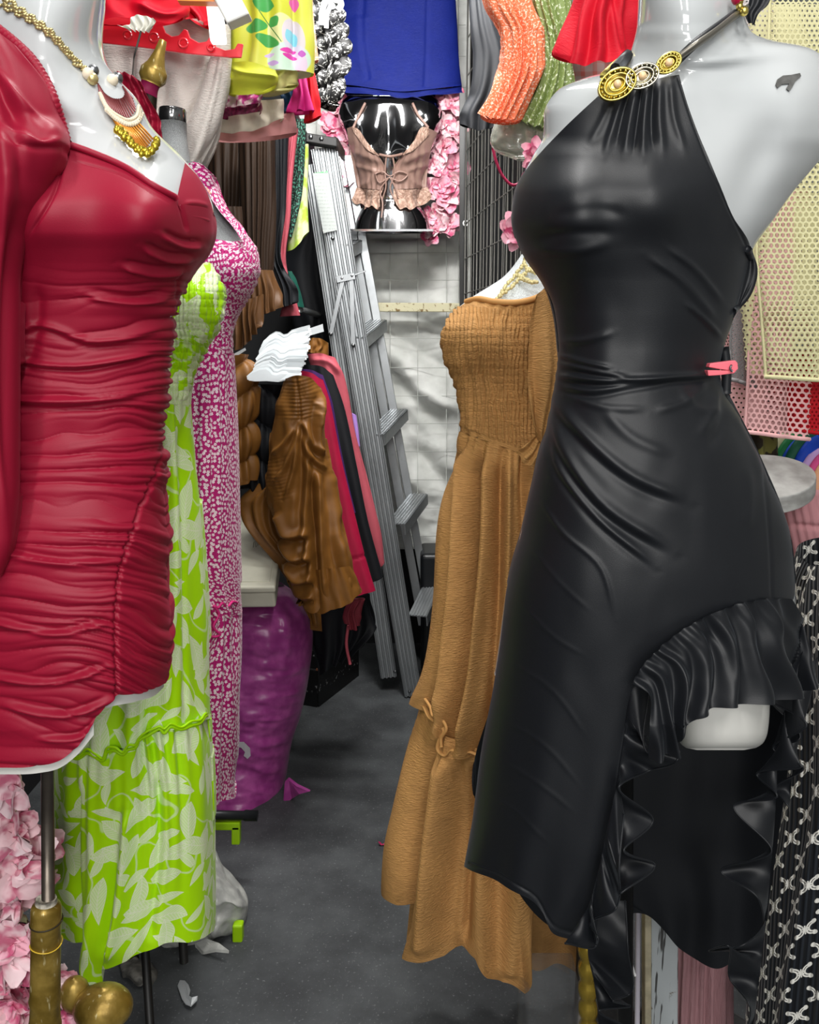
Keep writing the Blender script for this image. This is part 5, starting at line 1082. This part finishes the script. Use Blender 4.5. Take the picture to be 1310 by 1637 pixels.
# silk garlands on the near left
garland('large pink silk flower garland at the lower left edge beside the gold post', [(10,1225,1.2),(22,1330,1.2),(8,1450,1.2),(18,1560,1.2),(10,1690,1.2)], 52, .040, .040, [PINK2, PINK3, PINK1], 41)
garland('pink silk flower garland end just right of the gold post at the bottom', [(104,1545,1.16),(112,1590,1.16),(104,1660,1.16)], 7, .026, .012, [PINK2, PINK1], 57)
garland('pink silk flowers tucked low behind the gold bamboo post', [(50,1300,1.28),(52,1450,1.28),(48,1680,1.28)], 22, .034, .03, [PINK3, PINK2], 63)

# ---------------------------------------------------------------- upper left garments
WCR = fabric('white_crinkle', '#d9d2cb', .6, .3, .3, .6, crk=(110, 420, 1.1), var=.06)
wb = thing('blouse', tuple(P(290, 262, 1.95)), 'white crinkled blouse on a red hanger behind the crimson dress', 'blouse')
garment('blouse_body', '', '', WCR, [[(120,20),(240,15),(368,40)], [(120,110),(240,100),(366,95)], [(150,180),(260,180),(362,140)], [(200,230),(280,235),(352,185)], [(240,250),(300,262),(340,232)], [(270,262),(300,272),(322,262)]], 1.95, .06, [folds(5, .014, 30), crease([(262,110),(258,150),(240,200)], 8, -.012), crease([(342,95),(318,160),(288,230)], 7, -.014, .1), crease([(215,70),(212,130),(205,180)], 4, -.008)], parent=wb)
garment('sleeve', '', '', WCR, [[(338,85),(370,92)], [(325,130),(366,130)], [(308,175),(356,178)], [(290,215),(342,224)], [(282,248),(300,262),(322,262)]], 1.88, .04, [folds(2, .008, 31)], parent=wb)
m, b = new('red_translucent_plastic'); setp(b, lin('#ff2f45'), .3, spec=.6, trans=.35); REDP = m  # bright base colour stands in for light coming through from behind
hg = thing('clip_hanger', tuple(P(270, 60, 1.82)), 'translucent red plastic hanger bar across the white blouse', 'hanger')
out = [(120,40),(170,43),(215,46),(240,48),(252,36),(260,40),(265,52),(275,58),(286,56),(294,46),(300,48),(304,60),(318,68),(330,66),(337,56),(342,60),(345,74),(360,80),(375,78),(380,69),(389,70),(386,92),(368,92),(300,86),(230,76),(160,68),(120,64)]
bevel(geo('bar', prism_geo([V3(x, y, 1.82) for x, y in out], (0, 1, 0), .006), REDP, hg), .0015, 2)
for q in ((204, 56, 6), (246, 60, 7), (293, 69, 7), (337, 76, 5)):
    geo('eyelet', tube_geo([P(q[0] + q[2]*math.cos(a), q[1] + q[2]*math.sin(a), 1.815) for a in np.linspace(0, 6.4, 20)], .0022, 6), REDP, hg, True)
fl_ = thing('fabric_flower', tuple(P(225, 40, 1.6)), 'white fabric flower on a wire stem above the gold finial', 'flower')
cloth('petals', Flat(1.6), [[(188,40),(205,40),(212,26),(235,26),(246,30)], [(195,44),(215,42),(235,38),(250,36)], [(205,48),(222,50),(238,50),(240,48)]], M('white_silk', '#d8d6ca', .5, sheen=.3), fl_, 50, 24, disp=[gathers(5, .006, .010, 77)], back=False)
tube('stem', [V3(226,48,1.6), V3(220,70,1.6), V3(214,100,1.7), V3(212,150,1.9)], .0018, M('grey_wire', '#8f8b86', .4, .6), fl_, 6, 14)
RTOP = fabric('scarlet_cloth', '#e0102c', .5, .3)
garment('folded_shirt', 'scarlet red top with curled hem above the white blouse', 'top', RTOP, [[(130,-30),(300,-30)], [(130,10),(225,22),(300,18)], [(130,40),(200,28),(240,32),(282,34),(290,26)]], 1.75, .04, [folds(3, .012, 34), crease([(215,5),(255,22),(290,20)], 5, .012)])
garment('folded_shirt', 'bright scarlet top folded beside the white lamp', 'top', RTOP, [[(262,-30),(340,-30)], [(270,5),(338,10)], [(300,25),(322,36),(338,42)]], 1.88, .04, [folds(2, .016, 35)])
o = geo('orange_strip', box_geo(P(286, -3, 1.7), P(378, 0, 1.7), (0, .012, 0), (0, 0, .008)), M('orange_plastic', '#ff8a1c', .35)); tag(o, 'orange plastic hanger edge at the very top left', 'hanger')
lp_ = thing('tube_lamp', tuple(P(365, 45, 1.72)), 'small white tube lamp shining beside the yellow floral skirt', 'lamp')
m, b = new('lamp_glow'); b.inputs['Base Color'].default_value = (1, 1, 1, 1); b.inputs['Emission Color'].default_value = (1, 1, .97, 1); b.inputs['Emission Strength'].default_value = 1.3; GLOW = m
bevel(geo('housing', box_geo(P(352, -25, 1.70), P(384, 36, 1.70), (.020, 0, .008), (0, .02, 0)), M('lamp_white', '#f0f0ea', .3), lp_), .003, 2)
bevel(geo('diffuser', box_geo(P(340, -20, 1.74), P(350, 70, 1.74), (.014, 0, 0), (0, .01, 0)), GLOW, lp_), .004, 2)
# yellow floral skirt with its print placed on the cloth
YEL_ = fabric('x', '#c9cc3c', .5)
o, YB = garment('floral_skirt', 'lime yellow skirt printed with green leaves and pastel flowers', 'skirt', YEL_, [[(372,-40),(498,-40)], [(372,30),(496,30)], [(372,80),(498,85)], [(372,112),(392,100),(420,110),(450,112),(480,112),(497,118)]], 2.0, .05, [folds(3, .012, 36), crease([(470,-40),(474,60),(470,110)], 5, -.012)])
m, b = new('floral_print'); x, y, z = objc(); ox, oz = ORG[o.name].x, ORG[o.name].z
def pr(px, py): q = P(px, py, 1.96); return float(q[0] - ox), float(q[2] - oz)
def ell(px, py, a_, b_, rot, leaf=False):
    cx, cz = pr(px, py); k = 1.96 / F; t = math.radians(rot); c, s_ = math.cos(t), math.sin(t)
    X = ((x - cx) * c + (z - cz) * s_) * (1 / (a_ * k)); Z = ((z - cz) * c - (x - cx) * s_) * (1 / (b_ * k))
    r = f_abs(X) + Z * Z if leaf else X * X + Z * Z
    return f_ss(r, 1.05, .9)
base = mix(f_ss(noise(vec(x, y, z), 6, 2), .4, .65), '#c6ca36', '#dadd62')
def lay(col, fac, c): return mix(fac, col, c)
for q, c in (((452, 52, 22, 24, 0), '#d9dfa8'), ((462, 95, 32, 22, 10), '#bfe0dc'), ((470, 60, 16, 26, 10), '#cfc3da'), ((480, 100, 10, 16, 0), '#d9b9d6')): base = lay(base, ell(*q) * .8, c)
for q in ((422, 8, 12, 17, 75), (411, 44, 17, 10, 5), (439, 37, 9, 8, 40), (429, 67, 19, 9, -20)): base = lay(base, ell(*q, leaf=True), '#3f9a49')
for q, c in (((461, 82, 11, 4, 5), '#d23fa0'), ((464, 91, 10, 4, -10), '#cf3f9f'), ((438, 103, 9, 4, -5), '#b99bd6'), ((432, 90, 8, 3, 10), '#c9b2dd'), ((466, 60, 8, 12, 30), '#86c9d9'), ((470, 5, 7, 10, 0), '#d565a5'), ((482, 84, 6, 5, 0), '#b554b4')): base = lay(base, ell(*q, leaf=True), c)
st = f_ss(f_abs((x - pr(430, 40)[0]) + (z - pr(430, 40)[1]) * .75), .0016, .0008) * ell(436, 40, 22, 34, 0); base = lay(base, st, '#3f7a3a')
setp(b, base, .5, sheen=.2); o.data.materials[0] = m; FLOR = m
YP = fabric('plain_chartreuse', '#c3c83a', .5, .2)
garment('folded_skirt', 'chartreuse folded skirt hem below the green leaf print', 'skirt', YP, [[(368,100),(395,98),(440,112)], [(366,125),(441,125)], [(364,150),(385,152),(420,146),(438,134)]], 1.93, .05, [bulge(405, 128, 30, 12, .02), crease([(372,108),(400,122),(440,122)], 4, .012)])
garment('folded_skirt', 'pale yellow folded skirt hem behind the chartreuse one', 'skirt', fabric('pale_yellow', '#d6cf86', .5), [[(430,112),(475,112)], [(432,128),(474,130)], [(420,150),(450,142),(472,134)]], 2.02, .04, [folds(2, .008, 38)])
m, b = new('pink_white_print'); u, v = uvc(); n = noise(vec(u, v), 45, 3); setp(b, mix(f_ss(n, .45, .58), '#e9cfd4', '#b8237e'), .6); PWP = m
garment('folded_skirt', 'pink and white printed skirt hem in the folded stack', 'skirt', PWP, [[(360,148),(416,150)], [(358,158),(418,156)], [(356,172),(380,170),(415,164)]], 2.0, .045, [folds(2, .006, 39)])
garment('folded_skirt', 'plum sequinned skirt hem in the folded stack', 'skirt', M('plum_sequin', '#6f1440', .4, .2, var=.5, vs=200), [[(350,168),(418,164)], [(350,178),(418,172)], [(352,187),(380,184),(417,178)]], 2.05, .045, [folds(2, .006, 40)])
garment('folded_skirt', 'off white skirt hem with a small slit in the folded stack', 'skirt', CREAMC, [[(345,165),(452,158)], [(344,190),(452,180)], [(344,212),(380,212),(420,204),(450,188)]], 2.12, .05, [folds(3, .008, 41)])
garment('folded_skirt', 'blush pink skirt hem lowest in the folded stack', 'skirt', BLUSH, [[(338,195),(470,180)], [(338,212),(472,196)], [(338,223),(380,226),(430,218),(472,212)]], 2.18, .06, [folds(3, .008, 42)])
garment('magenta_shirt', 'magenta garment corner between the yellow skirt and the red one', 'top', fabric('magenta_cloth', '#c9227a', .5), [[(470,125),(490,125)], [(472,155),(496,155)], [(462,180),(480,176),(502,178)]], 2.15, .03, [folds(2, .012, 43)])
garment('blue_shirt', 'dark petrol blue garment corner under the floral skirt', 'top', fabric('petrol_cloth', '#123a5e', .5), [[(448,140),(474,138)], [(450,160),(480,158)], [(452,178),(474,172),(484,168)]], 2.2, .03, [folds(2, .01, 44)])
garment('red_shirt', 'bright red garment corner hanging right of the magenta one', 'top', fabric('red_cloth', '#cf1020', .5), [[(486,118),(502,116)], [(490,150),(508,150)], [(486,196),(502,190),(514,184)]], 2.2, .03, [folds(2, .008, 45)])
m, b = new('peach_floral'); u, v = uvc(); n = noise(vec(u, v), 90, 2); setp(b, mix(f_ss(n, .55, .6), '#d99a78', '#f4e3d6'), .6); PEF = m
garment('print_shirt', 'peach top with small white flowers beside the floral skirt', 'top', PEF, [[(474,-40),(494,-40)], [(482,40),(502,40)], [(488,96),(508,96)]], 2.2, .03, [folds(2, .006, 46)])
m, b = new('black_white_print'); u, v = uvc(); n = noise(vec(u, v), 90, 3, .6, .8); setp(b, mix(f_ss(n, .56, .6), '#0c0c0d', '#cfcfca'), .6); BWP = m
garment('ruffle_shirt', 'black and white printed ruffle top beside the blue skirt', 'top', BWP, [[(490,-40),(530,-40)], [(496,20),(540,20)], [(505,70),(550,80)], [(506,120),(545,120)], [(510,160),(528,170)]], 2.6, .06, [folds(4, .02, 47), lambda px, py, s, t: .018 * np.abs(np.sin(py / 9. + px / 11.)) ** .6], 80, 120)
CLR = M('clear_plastic', '#e8ecee', .1, spec=.7, trans=.6, alpha=.75)
o = geo('clear_hanger', join_geo([tube_geo([V3(514,40,2.5), V3(516,15,2.5), V3(524,-2,2.5), V3(538,-4,2.5), V3(546,8,2.5), V3(540,16,2.5)], .008, 8, 24, flat=.4), tube_geo([V3(522,45,2.5), V3(524,20,2.5), V3(532,8,2.5), V3(534,14,2.5)], .006, 8, 20, flat=.4)]), CLR, None, True); tag(o, 'clear plastic hanger loop on the black and white top', 'hanger')

# ---------------------------------------------------------------- upper middle and right: wire panel and tops
BW = M('dark_coated_wire', '#6b6a66', .4, .6)
def gp(u, z):  # panel plane
    x0, y0 = .205, 3.35; x1, y1 = .345, 2.15
    return (x0 + (x1-x0)*u, y0 + (y1-y0)*u, z)
g = []
for k in range(22): u_ = k / 21; g.append(tube_geo([gp(u_, .9), gp(u_, 2.75)], .0022 if k % 4 else .0035, 5))
for k in range(15): z_ = .95 + k * .125; g.append(tube_geo([gp(0, z_), gp(1, z_)], .0022, 5))
wp = thing('display_grid', gp(.5, .9), 'dense dark wire display panel standing right of the white tarpaulin', 'panel')
tag(geo('panel_wires', g, BW, wp, True), kind='stuff')
g = [tube_geo([(.03 + p0[0], p0[1] + .08, .9), (.03 + p0[0], p0[1] + .08, 2.75)], .002, 5) for p0 in [gp(k / 13, 0) for k in range(14)]]
tag(geo('rear_wires', g, BW, wp, True), kind='stuff')
geo('edge_post', box_geo(P(741, 150, 3.4), P(741, 660, 3.4), (.014, 0, 0), (0, .014, 0)), M('black_post', '#121212', .4), wp)
geo('washer', tube_geo([P(745 + 4*math.cos(a), 357 + 4*math.sin(a), 3.36) for a in np.linspace(0, 6.4, 14)], .003, 6), M('white_washer', '#e6e6e6', .4), wp, True)
st_ = struct(slab('dark_slab_1', .40, .42, 2.2, 3.95, 0, 3.0, DARKW))  # upright dark slab standing behind the wire display panel
garment('black_shirt', 'black top with long tail hanging on the wire panel', 'top', NAVY, [[(748,-40),(790,-40)], [(752,40),(800,40)], [(757,100),(815,90)], [(752,150),(812,150)], [(736,185),(805,180)], [(737,198),(765,208),(800,200)]], 2.5, .05, [folds(3, .015, 50)])
m, b = new('coral_print'); u, v = uvc(); n = noise(vec(u, v), 210, 2); setp(b, mix(f_ss(n, .53, .6), '#ec7448', '#f7cdb6'), .6, bump=n, bs=.2); CORAL = m
m, b = new('sage_print'); u, v = uvc(); n = noise(vec(u, v), 130, 3, .6, .5); setp(b, mix(f_ss(n, .56, .61), '#7f9050', '#dbe2c4'), .6, bump=n, bs=.2); SAGE = m
garment('smocked_shirt', 'coral smocked top with white print hanging beside the red skirt', 'top', CORAL, [[(764,-40),(840,-40)], [(775,10),(852,10)], [(798,50),(867,50)], [(801,80),(868,80)], [(800,105),(868,105)], [(788,150),(850,150)], [(768,185),(795,190),(832,192)]], 2.1, .06, [smock(3.2, 6, .004, 8, .35, .66), folds(6, .014, 51)], 120, 160)
garment('smocked_shirt', 'sage green smocked top with white sprigs next to the coral one', 'top', SAGE, [[(838,-40),(905,-40)], [(850,10),(912,10)], [(866,60),(918,60)], [(868,95),(918,95)], [(858,130),(920,130)], [(838,170),(915,170)], [(824,188),(850,200),(880,204),(905,210)]], 2.14, .06, [smock(3.4, 6, .004, 9, .3, .6), folds(6, .014, 52)], 120, 160)
SCAR = fabric('scarlet_crepe', '#d3122a', .6, .3, bs=.3, crk=(90, 400, .6))
sk_ = thing('scarlet_skirt', tuple(P(950, 100, 1.5)), 'scarlet flared skirt hanging above the mannequin shoulder on the right', 'skirt')
garment('skirt_panel', '', '', SCAR, [[(935,-50),(1026,-50)], [(920,0),(1024,0)], [(903,50),(1022,50)], [(890,86),(905,98),(930,104),(960,98),(1000,96),(1022,88)]], 1.5, .06, [folds(4, .018, 53), crease([(990,-40),(990,40),(1000,90)], 6, -.014, .1)], parent=sk_)
m, b = new('faded_check'); u, v = uvc(); k1 = f_ss(f_sin(u * 300), .3, .6); k2 = f_ss(f_sin(v * 300), .3, .6); setp(b, mix(k1 * .5 + k2 * .4, '#cfc8c2', '#d9776a'), .7); CHK = m
garment('checked_cloth', 'faded pink and grey checked cloth under the scarlet skirt', 'cloth', CHK, [[(915,80),(1015,80)], [(918,110),(1013,110)], [(925,145),(1010,145)]], 1.58, .03, [folds(3, .006, 54)])
cf = Body([(120, 800, 872, 2.2, .05), (190, 792, 872, 2.2, .05), (225, 784, 868, 2.2, .055), (238, 790, 865, 2.2, .055), (254, 826, 850, 2.2, .03)])
o = solid('clear_form', cf, 120, 254, M('scuffed_clear_plastic', '#b9bcb0', .15, spec=.8, trans=.5, alpha=.8, var=.3, vs=30), None, 48, 40, disp=[rough(10, 10, .006, 4)]); tag(o, 'scuffed clear plastic bust form under the coral and sage tops', 'mannequin')
o = tube('magenta_loop', [V3(788,236,2.3), V3(795,262,2.3), V3(806,284,2.3), V3(820,296,2.3), V3(834,291,2.3), V3(845,275,2.3)], .0035, M('magenta_cord', '#a81a4a', .5), None, 8, 24); tag(o, 'magenta cord loop hanging in front of the dark wire panel', 'cord')
garland('pink silk flowers peeping between the sage top and the black dress', [(858,244,2.1),(850,262,2.1),(862,280,2.1)], 5, .03, .016, [PINK1], 71)
garland('single pink silk blossom against the wire panel left of the black dress bust', [(822,362,2.2),(826,378,2.2)], 3, .032, .01, [PINK1], 73)

# ---------------------------------------------------------------- far right: mesh tops and small things
def netgarment(name, label, mat, rows, Y, ry, cols, nrows, hole, disp, hem=None):
    ks = []
    for r in rows:
        a = (r[0][1] + r[-1][1]) / 2.0
        if ks and a <= ks[-1][0]: a = ks[-1][0] + .5
        ks.append((a, r[0][0], r[-1][0], Y, ry))
    B = Body(ks); X, _ = patchgrid(B, rows, 60, 90, 0, disp, False)
    t = thing(name, tuple(X[-1, 30]), label, 'top')
    net('open_mesh', X, cols, nrows, mat, t, hole)
    Xb = X.copy(); Xb[..., 1] += .09; net('open_mesh', Xb[:, :, :], cols, nrows, mat, t, hole * .55)
    tube('hem', X[-1], .004, mat, t, 6); tube('side_seam', X[:, 0], .003, mat, t, 6)
    return t
CRM = fabric('cream_mesh_yarn', '#dcd7a8', .7, .3); PNM = fabric('pink_mesh_yarn', '#eeb9b9', .7, .3); GYM = fabric('grey_mesh_yarn', '#8d8b8c', .7, .3); RDM = fabric('red_mesh_yarn', '#c00f20', .7, .3); WTM = fabric('white_mesh_yarn', '#d9d2d2', .7, .3)
netgarment('mesh_shirt', 'cream open mesh top at the right edge behind the white shoulder', CRM, [[(1234,-30),(1420,-30)], [(1230,100),(1420,100)], [(1214,300),(1420,300)], [(1213,420),(1420,420)], [(1221,520),(1420,520)], [(1228,602),(1300,607),(1420,606)]], 1.5, .03, 22, 76, .70, [folds(2, .010, 60)])
netgarment('mesh_shirt', 'pale pink open mesh top hanging below the cream one', PNM, [[(1208,300),(1300,300)], [(1206,430),(1300,430)], [(1202,540),(1298,540)], [(1197,640),(1292,650)], [(1193,690),(1240,696),(1289,702)]], 1.58, .02, 11, 50, .66, [folds(2, .006, 61)])
netgarment('mesh_shirt', 'grey fine mesh top between the black dress and the pink one', GYM, [[(1170,380),(1222,380)], [(1172,480),(1214,480)], [(1170,560),(1208,570)], [(1172,606),(1206,618)]], 1.64, .02, 12, 70, .40, [folds(2, .006, 62)])
netgarment('mesh_shirt', 'pink mesh hem end showing just right of the clothes peg', PNM, [[(1150,480),(1180,480)], [(1150,560),(1182,560)], [(1150,612),(1198,618)]], 1.70, .02, 7, 28, .5, [])
netgarment('mesh_shirt', 'red mesh top hem under the cream mesh top', RDM, [[(1262,560),(1400,560)], [(1264,640),(1400,640)], [(1264,686),(1330,694),(1400,690)]], 1.62, .02, 20, 22, .5, [folds(2, .004, 63)])
netgarment('mesh_shirt', 'greyish white mesh top behind the neck knot at the top right', WTM, [[(1190,-30),(1240,-30)], [(1190,20),(1238,20)], [(1190,90),(1236,90)]], 1.62, .02, 8, 20, .52, [])
m, b = new('camouflage'); x, y, z = objc(); n = noise(vec(x, y, z), 26, 3); c = mix(f_ss(n, .45, .5), '#2a2418', '#6f7036'); setp(b, c, .8); CAMO = m
garment('camouflage_jacket', 'olive camouflage cloth in the gap right of the black dress waist', 'jacket', CAMO, [[(1160,330),(1240,330)], [(1152,640),(1240,640)], [(1170,700),(1240,700)], [(1185,780),(1245,780)]], 1.74, .04, [folds(3, .015, 64)])
# rounded shoulders of colourful clothes
cols_ = [('pale blue', '#8fb4d6', 1236, 706), ('cream', '#d8d8b0', 1246, 712), ('green', '#1e7a44', 1258, 716), ('cobalt blue', '#1d4fbf', 1268, 722), ('bottle green', '#1f5f48', 1276, 716), ('royal blue', '#1546c0', 1290, 722), ('lavender', '#c6a6dc', 1298, 738), ('hot pink', '#c94a86', 1308, 744), ('striped peach', '#d9a07c', 1318, 750)]
for i, (nm, hx, px, py) in enumerate(cols_):
    mt = fabric('cloth_' + nm.replace(' ', '_'), hx, .6, .3)
    pts = [V3(px - 14, py + 50, 1.78 - i*.012), V3(px - 8, py + 18, 1.78 - i*.012), V3(px + 2, py, 1.78 - i*.012), V3(px + 20, py - 14 , 1.80 - i*.012), V3(px + 44, py - 20, 1.82 - i*.012)]
    o = tube('hanging_shirt', pts, .016, mt, None, 10, 20, flat=.6); tag(o, nm + ' garment shoulder in the row above the grey round stand', 'garment', )
m, b = new('grey_board'); x, y, z = objc(); n = noise(vec(x*3, y, z*8), 8, 4); setp(b, mix(f_ss(n, .3, .7), '#83827f', '#a9a9a6'), .45, spec=.4); GBD = m
gs = thing('round_stand', tuple(P(1215, 1400, 1.5)), 'grey round display stand top behind the black dress hip', 'stand')
ring = [P(1214 + 92*math.cos(a), 762 + 36*math.sin(a), 1.52 - .0021 * 36*math.sin(a)) for a in np.linspace(0, 2*math.pi, 48, endpoint=False)]
bevel(geo('stand_top', prism_geo(ring, (0, -.12, -1), .028), GBD, gs), .002, 2)
geo('column', lathe_geo([(0, .02), (1, .02)], P(1185, 800, 1.5), (float(P(1185, 800, 1.5)[0]), 1.5, .02)), M('grey_column', '#6f6f6f', .5), gs, True)
geo('base', lathe_geo([(0, .15), (.8, .15), (1, .14)], (float(P(1185, 800, 1.5)[0]), 1.5, 0), (float(P(1185, 800, 1.5)[0]), 1.5, .02), 32), M('grey_column', '#6f6f6f', .5), gs, True)
PNK = fabric('ribbed_dusty_pink', '#c98f94', .7, .3, bs=.5, crk=(620, 20, 1.0))
garment('ribbed_shirt', 'dusty pink ribbed top hanging below the grey round stand', 'top', PNK, [[(1238,776),(1290,790),(1400,800)], [(1250,840),(1400,840)], [(1262,900),(1400,900)], [(1255,1000),(1400,1000)], [(1250,1080),(1400,1080)]], 1.62, .04, [gathers(11, .004, .006, 66), crease([(1255,838),(1300,842),(1340,846)], 4, -.006)])
MAU = fabric('crinkled_mauve', '#a97f83', .65, .3, bs=.6, crk=(260, 30, 1.2))
garment('crinkled_skirt', 'crinkled mauve skirt showing under the black dress tail', 'skirt', MAU, [[(1078,1380),(1175,1380)], [(1080,1500),(1170,1500)], [(1076,1600),(1168,1600)], [(1072,1760),(1170,1760)]], 1.42, .04, [gathers(6, .005, .012, 67)])
m, b = new('scratched_white_paint'); x, y, z = objc(); n = noise(vec(x*30, y*30, z*30), 1., 4, .7); n2 = noise(vec(x*120, y*30, z*8), 1., 3); c = mix(f_ss(n, .62, .68), '#b9bfc1', '#7b7267'); c = mix(f_ss(n2, .60, .63)*.9, c, '#2e2a26'); setp(b, c, .5); SCW = m
o = geo('painted_board', box_geo(P(1060, 1380, 1.36), P(1060, 1800, 1.36), (.024, 0, 0), (0, .012, 0)), SCW); bevel(o, .002, 1); tag(o, 'scratched white painted board under the black dress tail', 'board')
o = geo('cream_batten', box_geo(P(1034, 1380, 1.35), P(1034, 1800, 1.35), (.0055, 0, 0), (0, .012, 0)), M('cream_wood', '#b5ab90', .6, var=.2, vs=40)); bevel(o, .001, 1); tag(o, 'narrow cream wooden batten left of the scratched board', 'batten')
o = geo('thin_pole', lathe_geo([(0, .0045), (1, .0045)], P(1021, 1380, 1.30), P(1018, 1800, 1.30), 12), M('lilac_white_metal', '#cfc9d4', .3, .2), None, True); tag(o, 'thin white metal pole beside the cream batten', 'pole')
o = tube('white_strap', [V3(996,1470,1.28), V3(1000,1510,1.28), V3(1010,1540,1.28), V3(1016,1560,1.28)], .002, M('white_cord', '#cfcfcf', .5), None, 6, 14); tag(o, 'thin white cord slanting to the thin pole under the black tail', 'cord')
prof = [(0, .013)] + [q for k in range(9) for q in ((k/9 + .01, .013), (k/9 + .03, .0165), (k/9 + .06, .0175), (k/9 + .09, .0160), (k/9 + .105, .013))]
o = geo('ringed_post', lathe_geo(prof, P(940, 1500, 1.35), P(942, 1780, 1.35), 28), M('bright_gold_paint', '#d2b24a', .25, .8), None, True); tag(o, 'shiny gold ringed post between the brown hem and the black tail', 'post')
o = geo('clear_box', box_geo(P(880, 1565, 1.42), P(880, 1760, 1.30), (.052, 0, 0), (0, .06, .01)), M('clear_box_plastic', '#c4c8ca', .15, spec=.5, trans=.9, alpha=.25)); bevel(o, .004, 2); tag(o, 'clear plastic box below the brown dress hem at the bottom', 'box')

# monogram dress
m, b = new('monogram_print'); u, v = uvc(); sx, sy = 1 / .056, 1 / .056
sx, sy = .058, .0370
row = E.m('FLOOR', v * (1 / sy))
lx = (E.m('FRACT', u * (1 / sx) + row * .5) - .5) * sx; ly = (E.m('FRACT', v * (1 / sy)) - .5) * sy
ang = .16; X = f_abs(lx * math.cos(ang) + ly * math.sin(ang)); Y = ly * math.cos(ang) - lx * math.sin(ang); Ya = f_abs(Y)
ring = f_abs(f_len(X - .0125, Y) - .0088); arc = f_ss(ring, .0034, .0028) * f_lt(X, .0138)
core = f_ss(ring, .0004, .0008) * 1.0
dot = f_ss(f_len(X - .0135, Ya - .0100), .0040, .0034); bar = f_ss(Ya, .0034, .0028) * f_lt(X, .005); post = f_ss(X, .0012, .0008) * f_lt(Ya, .0075)
mask = f_max(f_max(arc * core, dot), f_max(bar * f_ss(Ya, .0004, .0008), post))
rib = f_sin(u * 620)
setp(b, mix(f_min(mask, 1.0), mix(f_ss(rib, -.2, .8), '#101216', '#23272d'), '#e6e4dc'), .6, spec=.3, sheen=.2, bump=rib, bs=.5, bd=.003); MONO = m
garment('monogram_dress', 'black ribbed dress with white emblem pattern at the lower right edge', 'dress', MONO, [[(1300,905),(1480,880)], [(1286,945),(1500,930)], [(1276,1010),(1510,1010)], [(1268,1150),(1520,1150)], [(1256,1300),(1520,1300)], [(1238,1400),(1520,1400)], [(1222,1520),(1520,1520)], [(1208,1640),(1520,1640)], [(1200,1740),(1520,1740)]], 1.25, .14, [folds(6, .012, 68)], 150, 240)
